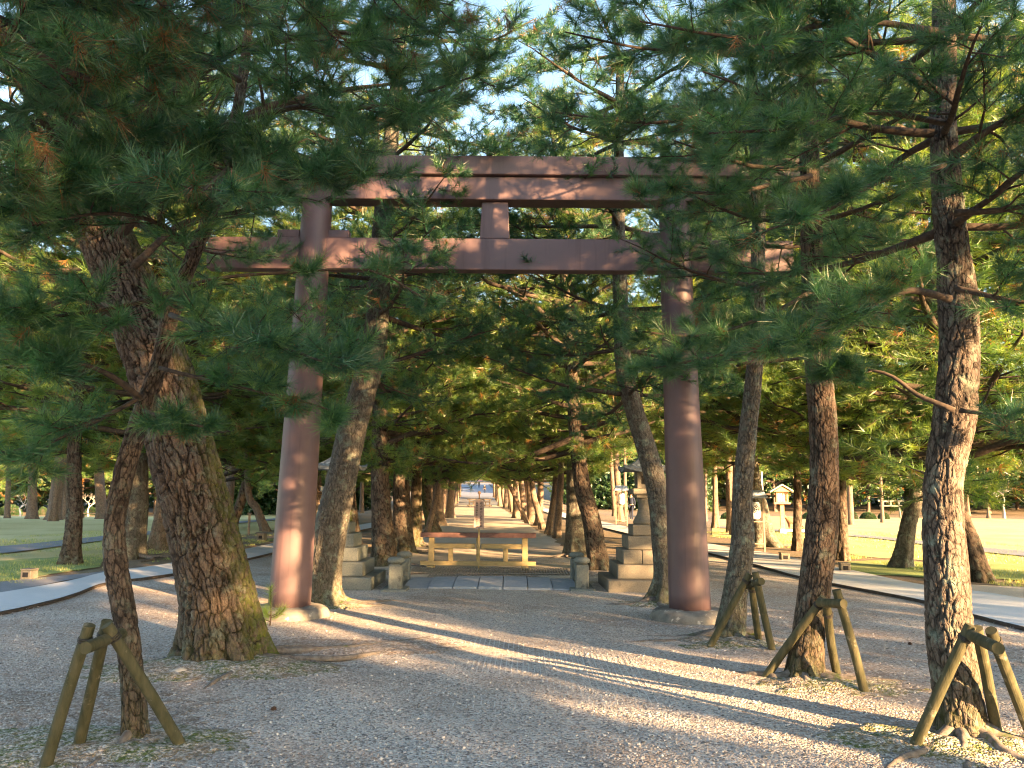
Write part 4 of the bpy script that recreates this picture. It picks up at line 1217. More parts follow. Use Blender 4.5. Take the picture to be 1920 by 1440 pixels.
def beam(name, cx, half, z0, z1, th, ends=0.0, th_top=None, bev=0.012):
    mb = MB()
    tt = th_top or th
    V = []
    for x, sg in ((cx - half, -1), (cx + half, 1)):
        for (yy, zz, e) in ((-th / 2, z0, 0), (th / 2, z0, 0), (tt / 2, z1, ends), (-tt / 2, z1, ends)):
            V.append((x + sg * e, yy, zz))
    F = [[0, 1, 2, 3], [7, 6, 5, 4], [0, 4, 5, 1], [1, 5, 6, 2], [2, 6, 7, 3], [3, 7, 4, 0]]
    mb.add(V, F)
    o = mb.build(name, M['torii'], gate)
    bv = o.modifiers.new('bevel', 'BEVEL'); bv.width = bev; bv.segments = 2
    return o
beam('tie_beam', cx_n, hw, z_nk0, z_nk1, 0.20)
beam('under_lintel', cx_n, hk, z_sh0, z_sh1, 0.32, 0.05)
beam('top_lintel', cx_n, hk + 0.12, z_ks0, z_ks1, 0.46, 0.16, 0.52)
xs = at(928, 415, YT).x - go.x
o = beam('strut', xs, 0.205, z_nk1 + 0.003, z_sh0 - 0.003, 0.17, -0.025)
for bx, sg in ((pl_b.lerp(pl_t, 0.82).x, 1), (pl_b.lerp(pl_t, 0.82).x, -1), (pr_b.lerp(pr_t, 0.82).x, 1), (pr_b.lerp(pr_t, 0.82).x, -1)):
    mb = MB(); mb.box((bx - go.x + sg * 0.34, 0, z_nk1 + 0.062), (0.30, 0.12, 0.115), bevel=0.01)
    mb.build('wedge', M['torii'], gate)

# ------------------------------------------------------------------ pole props round the young pines
def prop(label, legs, bar, r=0.04):
    """legs: [(bottom px, py), (top px, py, Y)], bar: two (px,py,Y)"""
    bs = [G(*l[0]) for l in legs]
    c = sum(bs, Vector()) / len(bs); c.z = 0
    root = empty('tree_prop', c)
    tag(root, label, 'tree prop', 'pole props round the young pines')
    rg_ = np.random.RandomState(int(c.x * 100) % 999)
    for (l, b_) in zip(legs, bs):
        t = at(*l[1]); b = b_.copy(); b.z = -0.04
        d = (t - b).normalized()
        P = spline([b, b.lerp(t, 0.5) + Vector((rg_.uniform(-.01, .01), rg_.uniform(-.01, .01), 0)), t], 14)
        mb = MB(); mb.tube(P - np.array(c), np.linspace(r * 1.03, r * 0.97, 14), 18, wob=0.012, rng=rg_)
        lo = mb.build('leg', M['pole'], root, smooth=False)
        p = t - d * 0.10
        mw = MB()
        for q in range(3):
            a = np.linspace(0, 2 * PI, 19)
            u = d.orthogonal().normalized(); w_ = d.cross(u)
            ring = [p + d * (q * 0.011 + 0.004 * math.sin(x_ + q)) + (u * math.cos(x_) + w_ * math.sin(x_)) * (r * 1.05) - c for x_ in a]
            mw.tube([tuple(x_) for x_ in ring], np.full(19, 0.0055), 5, cap=False)
        mw.build('wire_tie', M['wire'], lo, smooth=True)
    a_, b_ = at(*bar[0]), at(*bar[1])
    mb = MB(); P = spline([a_, b_], 6)
    mb.tube(P - np.array(c), np.full(6, r * 1.02), 18, wob=0.012, rng=rg_)
    mb.build('cross_bar', M['pole'], root)
    return root
prop('tripod of mossy poles leaning on the thin crooked pine', [((82, 1440), (168, 1172, 4.78)), ((143, 1408), (201, 1165, 4.98)), ((352, 1406), (200, 1172, 4.86))], ((160, 1215, 4.62), (228, 1188, 5.06)), 0.034)
prop('tripod of pale green poles leaning on the nearest pine at right', [((1706, 1407), (1820, 1172, 5.12)), ((1872, 1388), (1832, 1178, 5.2)), ((1946, 1400), (1858, 1182, 5.0))], ((1872, 1216, 4.72), (1822, 1192, 5.1)), 0.034)
prop('poles with a short bar on the straight pine, one lit yellow', [((1428, 1272), (1545, 1120, 7.0)), ((1572, 1272), (1550, 1136, 6.95)), ((1624, 1303), (1568, 1106, 6.75))], ((1536, 1130, 6.95), (1582, 1132, 6.66)), 0.036)
prop('poles propping the slim pine beside the right gate pillar', [((1326, 1216), (1406, 1076, 8.62)), ((1424, 1206), (1409, 1092, 8.75)), ((1450, 1222), (1416, 1073, 8.55))], ((1398, 1098, 8.8), (1428, 1090, 8.45)), 0.037)

# ------------------------------------------------------------------ stone lanterns
def stone_lantern(label, px, py, mat, rz=0.0):
    b = G(px, py); root = empty('stone_lantern', b, rz)
    tag(root, label, 'stone lantern', 'stone lanterns flanking the approach')
    z = -0.03; k = 1.0
    for i, (w, h) in enumerate(((1.52, 0.24), (1.16, 0.235), (0.94, 0.23), (0.75, 0.225), (0.55, 0.185))):
        mb = MB()
        # two or three blocks to a course with fine joints
        js = [-0.5, 0.5] if i in (0, 4) else ([-0.5, 0.08, 0.5] if i % 2 else [-0.5, -0.16, 0.5])
        for a0, a1 in zip(js[:-1], js[1:]):
            mb.box(((a0 + a1) / 2 * w, 0, z + h / 2), ((a1 - a0) * w - 0.006, w, h - 0.004), bevel=0.012)
        mb.build('base_step', mat, root)
        z += h
    mb = MB()
    mb.lathe((0, 0, z), [(0.215, 0.0), (0.225, 0.04), (0.195, 0.10), (0.155, 0.17), (0.13, 0.27), (0.128, 0.33), (0.145, 0.39), (0.165, 0.43), (0.16, 0.45)], 28)
    mb.build('post', mat, root, smooth=True); z += 0.452
    mb = MB(); mb.box((0, 0, z + 0.03), (0.38, 0.38, 0.06), bevel=0.01); mb.box((0, 0, z + 0.11), (0.52, 0.52, 0.098), bevel=0.018)
    mb.build('platform', mat, root); z += 0.163
    mb = MB()
    for sx in (-1, 1):
        for sy in (-1, 1): mb.box((sx * 0.13, sy * 0.13, z + 0.14), (0.07, 0.07, 0.28), bevel=0.006)
    for a in range(4):
        ca, sa = math.cos(a * PI / 2), math.sin(a * PI / 2)
        for zz in (0.035, 0.245): mb.box((ca * 0.135, sa * 0.135, z + zz), (0.05 if a % 2 == 0 else 0.186, 0.186 if a % 2 == 0 else 0.05, 0.07))
    bx = mb.build('light_box', mat, root)
    mb = MB(); mb.box((0, 0, z + 0.14), (0.19, 0.19, 0.138))
    for a in range(4):
        ca, sa = math.cos(a * PI / 2), math.sin(a * PI / 2)
        for q in (-0.03, 0.03): mb.box((ca * 0.10 - sa * q, sa * 0.10 + ca * q, z + 0.14), (0.012, 0.012, 0.138))
    mb.build('lattice', M['ink'], bx); z += 0.28
    n = 25
    u = np.linspace(-1, 1, n); U, Vv = np.meshgrid(u, u)
    m = np.maximum(np.abs(U), np.abs(Vv)); cr = np.minimum(np.abs(U), np.abs(Vv))
    for (tops) in (0,):
        Zt = 0.30 * (1 - m) ** 1.55 + 0.075 * (m ** 3) * (cr ** 2.5) + 0.055
        Zb = 0.0 + 0.075 * (m ** 3) * (cr ** 2.5)
        V = np.concatenate([np.stack([U * 0.42, Vv * 0.42, Zt], -1).reshape(-1, 3), np.stack([U * 0.42, Vv * 0.42, Zb], -1).reshape(-1, 3)])
        i = np.arange(n - 1)[:, None] * n; kk = np.arange(n - 1)[None]
        F = np.stack([i + kk, i + kk + 1, i + n + kk + 1, i + n + kk], -1).reshape(-1, 4)
        e = np.concatenate([np.arange(n - 1), (np.arange(n - 1)) * n + n - 1, n * n - 1 - np.arange(n - 1), (n * (n - 1) - np.arange(n - 1) * n)])
        e2 = np.roll(e, -1)
        Fs = np.stack([e, e + n * n, e2 + n * n, e2], 1)
    V[:, 2] += z
    mesh_np('roof', V, [np.concatenate([F, F[:, ::-1] + n * n, Fs])], M['roofstone'], root, smooth=False)
    z += 0.34
    mb = MB(); mb.lathe((0, 0, z), [(0.07, -0.02), (0.09, 0.02), (0.075, 0.05), (0.05, 0.06), (0.085, 0.10), (0.09, 0.15), (0.05, 0.20), (0.008, 0.235)], 20)
    mb.build('finial', M['roofstone'], root, smooth=True)
    return root
stone_lantern('grey stone lantern on stepped blocks, seen behind the lichen spotted pine at left', 628, 1098, M['stone'])
stone_lantern('browner stone lantern on stepped blocks beside the right gate pillar', 1213, 1104, M['stone_warm'])

# ------------------------------------------------------------------ little stone bridge
bw0, bw1 = G(762, 1100), G(1078, 1100)
bY0, bY1 = G(920, 1107).y, G(920, 1087).y
mb = MB()
cxb = (bw0.x + bw1.x) / 2; wid = bw1.x - bw0.x
br = empty('stone_bridge', (cxb, (bY0 + bY1) / 2, 0))
tag(br, 'low stone bridge of blue grey slabs behind the gate', 'stone bridge')
nS = 7
for i in range(nS):
    x0 = -wid / 2 + wid * i / nS; w_ = wid / nS
    xc = x0 + w_ / 2
    zc = 0.06 - 0.05 * (2 * xc / wid) ** 2
    mb = MB()
    L = bY1 - bY0
    a = np.linspace(-0.5, 0.5, 9)
    for q in range(8):
        y0, y1 = a[q] * L, a[q + 1] * L
        f = lambda y: 0.055 * (1 - (2 * y / L) ** 2)
        V = [(x0 + 0.008, y0, -0.2), (x0 + w_ - 0.008, y0, -0.2), (x0 + w_ - 0.008, y1, -0.2), (x0 + 0.008, y1, -0.2),
             (x0 + 0.008, y0, zc + f(y0)), (x0 + w_ - 0.008, y0, zc + f(y0)), (x0 + w_ - 0.008, y1, zc + f(y1)), (x0 + 0.008, y1, zc + f(y1))]
        mb.add(V, [[4, 5, 6, 7], [0, 1, 5, 4], [2, 3, 7, 6], [1, 2, 6, 5], [3, 0, 4, 7]])
    mb.build('slab', M['slab'], br)
def railing(label, px_near, px_far, yn, yf):
    a, b = G(px_near, yn), G(px_far, yf)
    root = empty('bridge_railing', a.lerp(b, 0.5)); o_ = a.lerp(b, 0.5)
    tag(root, label, 'stone railing', 'low stone railings of the bridge')
    for p, h in ((a, 0.43), (b, 0.43)):
        mb = MB(); mb.box((p.x - o_.x, p.y - o_.y, h / 2 - 0.03), (0.215, 0.215, h + 0.06), bevel=0.015)
        po = mb.build('post', M['stone'], root)
        mb = MB(); mb.lathe((p.x - o_.x, p.y - o_.y, h), [(0.085, 0.0), (0.085, 0.018), (0.125, 0.028), (0.14, 0.055), (0.135, 0.085), (0.10, 0.112), (0.04, 0.12)], 24)
        mb.build('cap', M['stone'], po, smooth=True)
    d = b - a; d2 = d.normalized(); L = d.length - 0.23
    mb = MB(); ang = math.atan2(d.y, d.x)
    mb.box((0, 0, 0.32), (L, 0.12, 0.13), rz=ang, bevel=0.01)
    mb.box((0, 0, 0.10), (L, 0.10, 0.10), rz=ang, bevel=0.01)
    mb.build('rail', M['stone'], root)
    mb = MB(); mb.box((0, 0, 0.0), (d.length + 0.5, 0.42, 0.09), rz=ang, bevel=0.015)
    mb.build('plinth', M['stone'], root)
railing('stone railing with two capped posts at the left side of the bridge', 741, 757, 1108, 1093)
railing('stone railing with two capped posts at the right side of the bridge', 1091, 1081, 1108, 1093)
# ribbed mats over the gravel behind the bridge
for (lab, pxa, pxb, py0, py1) in (('ribbed mat strip lying on the gravel under the wooden barrier', 762, 1070, 1079, 1069), ('narrow ribbed strip at the back edge of the bridge slabs', 800, 1010, 1087, 1083)):
    a = G(pxa, py0); b = G(pxb, py0); c = G(pxa, py1)
    mb = MB(); n_ = int((b.x - a.x) / 0.055)
    for i in range(n_):
        x = a.x + (b.x - a.x) * (i + 0.5) / n_
        mb.box((x, (a.y + c.y) / 2, 0.055), (0.024, c.y - a.y, 0.022))
    for f in (0.03, 0.5, 0.97): mb.box(((a.x + b.x) / 2, a.y + (c.y - a.y) * f, 0.046), (b.x - a.x, 0.02, 0.012))
    tag(mb.build('ribbed_mat', M['rubber']), lab, 'mat')

# ------------------------------------------------------------------ wooden barriers and the notice
def barrier(label, cx, cy, w, z, mats, s=1.0):
    root = empty('wooden_barrier', (cx, cy, z)); tag(root, label, 'barrier')
    def bx(n, c, sz, m, par=root):
        mb = MB(); mb.box(c, sz, bevel=0.006 * s); return mb.build(n, m, par)
    bx('top_rail', (0, 0, 0.69 * s), (w, 0.20 * s, 0.10 * s), mats[1])
    for sx in (-1, 1):
        bx('leg', (sx * (w / 2 - 0.23 * s), 0, 0.355 * s), (0.115 * s, 0.10 * s, 0.565 * s), mats[0])
        bx('foot', (sx * (w / 2 - 0.23 * s), 0, 0.035 * s), (0.14 * s, 0.5 * s, 0.075 * s), mats[0])
        bx('mid_rail', (sx * (w / 4 - 0.07 * s), 0, 0.46 * s), (w / 2 - 0.262 * s, 0.06 * s, 0.10 * s), mats[0])
        bx('short_upright', (sx * (w / 4 - 0.03 * s), 0, 0.279 * s), (0.10 * s, 0.06 * s, 0.26 * s), mats[0])
    bx('centre_post', (0, 0.002, 0.352 * s), (0.075 * s, 0.08 * s, 0.57 * s), mats[0])
    bx('bottom_rail', (0, 0.003, 0.105 * s), (w, 0.12 * s, 0.09 * s), mats[0])
    return root
pb = G(896, 1069)
wB = (G(1003, 1066).x - G(790, 1066).x)
barrier('long wooden barrier with a reddish top rail standing across the avenue', pb.x, pb.y, wB, 0.03, (M['timber'], M['timber_top']))
pf = G(899, 951)
barrier('dark wooden barrier far down the sunny avenue, behind the notice board', pf.x, pf.y, 47 / FPX * pf.y, 0.03, (M['timber_far'], M['timber_far']), 1.25)

ps = Vector((at(897, 1060, pb.y - 0.35).x, pb.y - 0.35, 0.02))
nb = empty('notice_board', ps); tag(nb, 'narrow upright notice board with two columns of Japanese writing, on a stake', 'notice board')
Yn = ps.y
z0n, z1n = at(897, 991, Yn).z - 0.02, at(897, 940, Yn).z - 0.02
wN = 18.3 / FPX * Yn
mb = MB()
h2 = 0.045
V = []
for y in (-0.012, 0.012): V += [(-wN / 2, y, z0n), (wN / 2, y, z0n), (wN / 2, y, z1n), (0, y, z1n + h2), (-wN / 2, y, z1n)]
V = np.array(V)
F4 = [[0, 1, 2, 4], [5, 9, 7, 6], [0, 5, 6, 1], [1, 6, 7, 2], [4, 9, 5, 0], [2, 7, 8, 3], [3, 8, 9, 4]]
mb.add2(V, [[2, 3, 4], [7, 9, 8]], F4)
bd = mb.build('board', M['signboard'], nb)
mb = MB()
for sg in (-1, 1):
    L_ = math.hypot(wN / 2 + 0.02, h2 + 0.01); an = math.atan2(h2 + 0.008, wN / 2 + 0.02)
    Mx = Matrix.Rotation(sg * an, 3, 'Y')
    mb.box((sg * (wN / 4 + 0.005), 0, z1n + h2 / 2 + 0.014), (L_, 0.05, 0.014), M=Mx)
mb.build('cover_strip', M['timber_far'], nb)
mb = MB(); mb.tube([(0.0, 0.026, -0.05), (0, 0.026, z1n)], [0.017, 0.014], 8); mb.build('stake', M['timber'], nb)
mb = MB(); mb.lathe((0.0, 0.02, z1n + h2 + 0.02), [(0.012, 0), (0.014, 0.08), (0.03, 0.09), (0.035, 0.12), (0.012, 0.15)], 12); mb.build('knob', M['hinoki'], nb, smooth=True)
def column(txt, x, ztop, size, gap, parent, y):
    cu = bpy.data.curves.new('lettering', 'FONT')
    cu.body = "\n".join(txt); cu.size = size; cu.space_line = gap / size
    cu.align_x = 'CENTER'; cu.align_y = 'TOP'; cu.extrude = 0.0008; cu.offset = 0.0009
    o = bpy.data.objects.new('lettering', cu); C.objects.link(o); o.parent = parent
    o.location = (x, y, ztop); o.rotation_euler = (PI / 2, 0, 0)
    cu.materials.append(M['ink'])
    me = bpy.data.meshes.new_from_object(o.evaluated_get(bpy.context.evaluated_depsgraph_get()))
    m_ = bpy.data.objects.new('lettering', me); C.objects.link(m_); m_.parent = parent
    m_.location = o.location; m_.rotation_euler = o.rotation_euler
    bpy.data.objects.remove(o)
    return m_
hN = z1n - z0n
column("松の根の保護のため", wN * 0.22, z1n - 0.02, hN / 10.5, hN / 9.7, nb, -0.0135)
column("両側の道をお進み下さい", -wN * 0.22, z1n - 0.02, hN / 12.8, hN / 11.7, nb, -0.0135)

# ------------------------------------------------------------------ paper lanterns, lamp house, statue, poles
def paper_lantern(label, px, py, s=1.0, crest='dark'):
    b = G(px, py); root = empty('paper_lantern', b); tag(root, label, 'paper lantern', 'white paper lanterns with a crest')
    zc = 1.18 * s; r = 0.155 * s; h = 0.50 * s
    off = -0.25 * s
    mb = MB()
    mb.box((0, 0, 0.85 * s), (0.045 * s, 0.045 * s, 1.75 * s)); mb.box((off * 2, 0, 0.85 * s), (0.045 * s, 0.045 * s, 1.75 * s))
    mb.box((off, 0, 0.86 * s), (0.46 * s, 0.04 * s, 0.03 * s)); mb.box((off, 0, 0.22 * s), (0.46 * s, 0.04 * s, 0.03 * s))
    mb.build('frame', M['timber_far'], root)
    mb = MB()
    V = [(off - 0.34 * s, -0.24 * s, 1.56 * s), (off + 0.34 * s, -0.24 * s, 1.56 * s), (off + 0.25 * s, 0, 1.78 * s), (off - 0.25 * s, 0, 1.78 * s), (off + 0.34 * s, 0.24 * s, 1.56 * s), (off - 0.34 * s, 0.24 * s, 1.56 * s)]
    mb.add(V, [[0, 1, 2, 3], [3, 2, 4, 5], [0, 3, 5, 5], [1, 4, 4, 2]][:2])
    mb.add([(x, y, z - 0.015 * s) for x, y, z in V], [[3, 2, 1, 0], [5, 4, 2, 3]])
    rf = mb.build('roof', M['bluetin'], root)
    so = rf.modifiers.new('thick', 'SOLIDIFY'); so.thickness = 0.012 * s
    mb = MB()
    prof = [(r * 0.62, zc - h / 2)] + [(r * (1.0 if 0.12 < t < 0.88 else 0.86) + 0.0015 * math.sin(t * 90), zc - h / 2 + h * t) for t in np.linspace(0.04, 0.96, 34)] + [(r * 0.62, zc + h / 2)]
    mb.lathe((off, 0, 0), prof, 28)
    pp = mb.build('paper_body', M['whitepaper'], root, smooth=True)
    mb = MB(); mb.lathe((off, 0, 0), [(r * 0.66, zc + h / 2 - 0.002), (r * 0.66, zc + h / 2 + 0.04 * s)], 24); mb.lathe((off, 0, 0), [(r * 0.66, zc - h / 2 - 0.04 * s), (r * 0.66, zc - h / 2 + 0.002)], 24)
    mb.box((off, 0, zc + h / 2 + 0.10 * s), (0.015, 0.015, 0.16 * s))
    mb.build('black_ring', M['ink'], root)
    mb = MB()
    def hexring(ro, ri, n=6, rot=PI / 2, zoff=0.03):
        sub = 5
        pts = []
        for k in range(n):
            for j in range(sub):
                a0 = rot + k * 2 * PI / n; a1 = rot + (k + 1) * 2 * PI / n; t = j / sub
                pts.append((math.cos(a0) * (1 - t) + math.cos(a1) * t, math.sin(a0) * (1 - t) + math.sin(a1) * t))
        pts = np.array(pts); V = []
        for q in (ro, ri):
            u, v = pts[:, 0] * q, pts[:, 1] * q
            th = u / r
            V.append(np.column_stack([off + np.sin(th) * (r + 0.004), -np.cos(th) * (r + 0.004), zc + v + zoff * s]))
        V = np.concatenate(V); m_ = len(pts); k = np.arange(m_); k2 = (k + 1) % m_
        mb.add(V, np.stack([k, k2, k2 + m_, k + m_], 1)[:, ::-1])
    hexring(0.125 * s, 0.100 * s); hexring(0.080 * s, 0.056 * s); hexring(0.034 * s, 0.004 * s, 4, 0.0)
    mb.build('crest', M['ink'] if crest == 'dark' else M['hinoki'], pp)
    return root
paper_lantern('white paper lantern with a black hexagon crest, beside the huge pine foot', 1434, 1034, 0.98)
paper_lantern('smaller pale paper lantern left of the right stone lantern', 1176, 985, 1.15, 'warm')

# wooden lamp house on a post
b = G(1468, 1000); s = b.y / 32.0
lh = empty('lamp_house', b, D(-12)); tag(lh, 'orange wooden lamp house with a gabled roof, on a post by the lawn', 'lamp post')
def hb(n, c, sz, m, par=lh, **k):
    mb = MB(); mb.box(tuple(q * s for q in c), tuple(q * s for q in sz), bevel=0.006, **k); return mb.build(n, m, par)
hb('footing', (0, 0, 0.07), (0.24, 0.24, 0.20), M['whitestone'])
hb('post', (0, 0, 0.65), (0.15, 0.15, 0.97), M['hinoki'])
hb('shelf', (0, 0, 1.17), (0.62, 0.5, 0.07), M['hinoki'])
mb = MB()
for sx in (-1, 1):
    for sy in (-1, 1): mb.box((sx * 0.2 * s, sy * 0.2 * s, 1.40 * s), (0.05 * s, 0.05 * s, 0.39 * s))
    for q in range(4): mb.box((( -0.15 + q * 0.1) * s, sx * 0.19 * s, 1.40 * s), (0.014 * s, 0.014 * s, 0.39 * s)); mb.box((sx * 0.19 * s, (-0.15 + q * 0.1) * s, 1.40 * s), (0.014 * s, 0.014 * s, 0.39 * s))
    mb.box((0, sx * 0.2 * s, 1.22 * s), (0.36 * s, 0.04 * s, 0.04 * s)); mb.box((0, sx * 0.2 * s, 1.58 * s), (0.36 * s, 0.04 * s, 0.04 * s))
lb = mb.build('lamp_box', M['hinoki'], lh)
mb = MB(); mb.box((0, 0, 1.40 * s), (0.34 * s, 0.34 * s, 0.37 * s)); mb.build('paper_pane', M['whitepaper'], lb)
mb = MB()
for sg in (-1, 1):
    V = [(0, -0.42 * s, 1.86 * s), (0, 0.42 * s, 1.86 * s), (sg * 0.46 * s, 0.42 * s, 1.58 * s), (sg * 0.46 * s, -0.42 * s, 1.58 * s)]
    V2 = [(x, y, z + 0.06 * s) for x, y, z in V]
    F = np.array([[0, 1, 2, 3], [7, 6, 5, 4], [0, 3, 7, 4], [1, 5, 6, 2], [2, 6, 7, 3], [0, 4, 5, 1]])
    mb.add(V + V2, F if sg > 0 else F[:, ::-1])
rf = mb.build('roof', M['copper'], lh)
mb = MB(); V = []
for y in (-0.36, 0.36): V += [(-0.33 * s, y * s, 1.62 * s), (0.33 * s, y * s, 1.62 * s), (0, y * s, 1.83 * s)]
mb.add2(np.array(V), [[0, 1, 2], [5, 4, 3]], [[0, 3, 4, 1], [1, 4, 5, 2], [2, 5, 3, 0]])
mb.build('gable', M['hinoki'], lh)

# white pole beyond
b = G(1432, 1003); mb = MB(); mb.tube([(0, 0, -0.05), (0, 0, 2.55)], [0.045, 0.035], 12); mb.lathe((0, 0, 0.0), [(0.09, 0), (0.09, 0.12), (0.05, 0.14)], 12); mb.lathe((0, 0, 1.35), [(0.075, 0), (0.09, 0.05), (0.09, 0.25), (0.05, 0.3)], 12)
o = mb.build('pole', M['whitepaper']); o.location = b; tag(o, 'thin white pole rising behind the white paper lantern', 'pole')
# thin wooden post on the left lawn with a small plate
b = G(466, 1003); st = empty('marker_post', b); tag(st, 'thin grey marker post with a small top plate on the left lawn', 'post')
mb = MB(); mb.box((0, 0, 0.36), (0.07, 0.07, 0.80), bevel=0.005); mb.build('post', M['timber_far'], st)
mb = MB(); mb.box((0, 0, 0.78), (0.14, 0.10, 0.05), bevel=0.005); mb.build('top_plate', M['timber_far'], st)

def ground_light(label, px, py, w):
    b = G(px, py); root = empty('ground_light', b, random.uniform(-.2, .2)); tag(root, label, 'ground light', 'small square stone lights along the paved walks')
    h = w * 0.95
    mb = MB(); mb.box((0, 0, h / 2 - 0.01), (w, w, h), bevel=0.012); bd_ = mb.build('stone_body', M['stone_warm'], root)
    mb = MB(); mb.box((0, -w / 2 - 0.003, h * 0.55), (w * 0.5, 0.012, w * 0.42)); mb.build('grille', M['black'], root)
    mb = MB(); mb.box((0, 0, h + 0.004), (w * 1.06, w * 1.06, 0.028), bevel=0.008); mb.build('cap', M['stone_warm'], root)
random.seed(4)
ground_light('small stone light on the green verge at the left picture edge', 54, 1088, 0.20)
ground_light('small stone light beside the left walk near the gate pillar', 491, 1014, 0.24)
ground_light('small stone light left of the two beside the right walk', 1471, 1053, 0.21)
ground_light('small stone light right of the two beside the right walk', 1584, 1074, 0.20)

# bench on the far side of the left lawn
b = G(168, 972); be = empty('park_bench', b); tag(be, 'low flat wooden bench far across the left lawn', 'bench')
mb = MB(); mb.box((0, 0, 0.42), (1.7, 0.42, 0.07), bevel=0.01); mb.build('seat', M['hinoki'], be)
for sx in (-0.6, 0.6):
    mb = MB(); mb.box((sx, 0, 0.19), (0.12, 0.36, 0.385), bevel=0.01); mb.build('leg', M['timber_far'], be)

# far small stone torii, shrubs, bare trees
b = G(1672, 972); s = 45 / FPX * b.y / 2.6
tg = empty('torii_gate', b); tag(tg, 'small pale grey torii gate far off before the dark wood', 'torii gate')
s = 46 / FPX * b.y
hh = 33 / FPX * b.y
for sx in (-1, 1):
    mb = MB(); mb.tube([(sx * s * 0.36, 0, -0.1), (sx * s * 0.31, 0, hh * 0.92)], [s * 0.035, s * 0.03], 14); mb.build('pillar', M['stone'], tg, smooth=True)
def curvebeam(n, half, z, h, up):
    mb = MB(); t = np.linspace(-1, 1, 13)
    for a, c in zip(t[:-1], t[1:]):
        za, zc_ = z + up * a * a, z + up * c * c
        V = [(a * half, -0.09, za), (c * half, -0.09, zc_), (c * half, 0.09, zc_), (a * half, 0.09, za), (a * half, -0.11, za + h), (c * half, -0.11, zc_ + h), (c * half, 0.11, zc_ + h), (a * half, 0.11, za + h)]
        mb.add(V, [[3, 2, 1, 0], [4, 5, 6, 7], [0, 1, 5, 4], [2, 3, 7, 6], [1, 2, 6, 5], [3, 0, 4, 7]])
    mb.build(n, M['stone'], tg)
curvebeam('lintel', s * 0.52, hh * 0.90, hh * 0.09, hh * 0.04)
curvebeam('tie_beam', s * 0.46, hh * 0.66, hh * 0.07, 0.0)
mb = MB(); mb.box((0, 0, hh * 0.815), (s * 0.06, 0.08, hh * 0.165)); mb.build('strut', M['stone'], tg)

def bush(label, px, py, w, h, grp, y=None):
    b = G(px, py); rg_ = np.random.RandomState(int(px) % 997)
    n = int(1500)
    d = rg_.standard_normal((n, 3)); d /= np.linalg.norm(d, axis=1)[:, None]; d[:, 2] = np.abs(d[:, 2])
    r = 0.86 + 0.14 * rg_.rand(n) + 0.12 * (fbm(d[:, 0] * 2 + px, d[:, 1] * 2, d[:, 2] * 2) - 0.47)
    pos = d * r[:, None] * np.array([w / 2, w / 2, h])
    V, F, T = scatter_tufts(rg_, pos, d, np.full(n, w / 2.2), np.clip(rg_.normal(0.35, 0.15, n), 0, 0.8), TUFT['leaf'])
    root = empty('clipped_bush', b); tag(root, label, 'bush', grp)
    mesh_np('foliage', V, F, M['leaf'], root, {'tint': T}, smooth=False)
    mb = MB(); mb.lathe((0, 0, -0.1), [(w * 0.36, 0), (w * 0.40, h * 0.3), (w * 0.34, h * 0.65), (w * 0.16, h * 0.88)], 14); mb.build('stem_core', M['twig'], root)
for lab, px, w in (('clipped round bush left of the far grey torii', 1628, 30), ('clipped round bush half in front of the far grey torii', 1657, 22), ('clipped bush right behind the leaning pine on the right lawn', 1602, 14), ('low bush at the wood edge behind the wooden lamp house', 1520, 34), ('low bush seen between gate pillar and paper lantern', 1366, 30)):
    dd_ = G(px, 973).y; bush(lab, px, 973, w / FPX * dd_, 13 / FPX * dd_, 'clipped bushes at the far edge of the right lawn')
for lab, px, w, h in (('clipped round bush right of the dark straight pine, far across the lawn', 170, 24, 16), ('clipped bush between the two far grey pines at left', 80, 18, 16), ('wide clipped hedge bush at the left picture edge', 18, 42, 20), ('clipped bush behind the thin crooked pine', 222, 30, 14)):
    dd_ = G(px, 966).y; bush(lab, px, 966, w / FPX * dd_, h / FPX * dd_, 'clipped bushes at the far edge of the left lawn')

def bare_tree(label, px, py, hpx, seed, mat, spread=1.0, grp=None):
    b = G(px, py); Hh = hpx / FPX * b.y; rg_ = np.random.RandomState(seed)
    root = empty('bare_tree', b); tag(root, label, 'bare tree', grp)
    tr = MB(); brm = MB()
    def grow(mb, p, d, L, r, depth):
        n = 6; P = [p]; dd = d.copy()
        for i in range(n - 1):
            dd = dd + rg_.standard_normal(3) * 0.16; dd[2] += 0.04; dd /= np.linalg.norm(dd)
            P.append(P[-1] + dd * L / (n - 1))
        mb.tube(P, np.linspace(r, r * 0.55, n), 7 if depth < 2 else 4, cap=False)
        if depth < 6:
            for q in range(2 if depth < 1 else rg_.randint(2, 4)):
                nd = dd + rg_.standard_normal(3) * 0.55 * np.array([spread, spread, 0.6]); nd /= np.linalg.norm(nd)
                grow(brm, P[-1] if q < 2 else P[-3], nd, L * rg_.uniform(0.6, 0.82), r * 0.52, depth + 1)
    grow(tr, np.array([0, 0, -0.1]), np.array([0.02, 0, 1.0]), Hh * 0.27, Hh * 0.035, 0)
    tr.build('trunk', mat, root, smooth=True); brm.build('branchwork', mat, root, smooth=True)
bare_tree('white barked bare tree glowing before the dark wood at the far right', 1883, 972, 88, 5, M['pale_bark'], 1.5)
bare_tree('small pale bare tree far left beyond the lawn, near the picture edge', 38, 968, 62, 9, M['pale_bark'], 1.3)
bare_tree('grey leafless shrub tree beside the far pine with the orange patch', 165, 968, 60, 12, M['pale_bark'], 1.3)
b = G(1854, 972)
row_tree('small leafy tree with a white trunk left of the glowing bare tree', b, b + Vector((0, 0, 19 / FPX * b.y)), b + Vector((0, 0, 46 / FPX * b.y)), 3 / FPX * b.y, 'leaf', mat='bark_far', width=1.3, cat='tree', name='leafy_tree', sides=12, step=0.5)

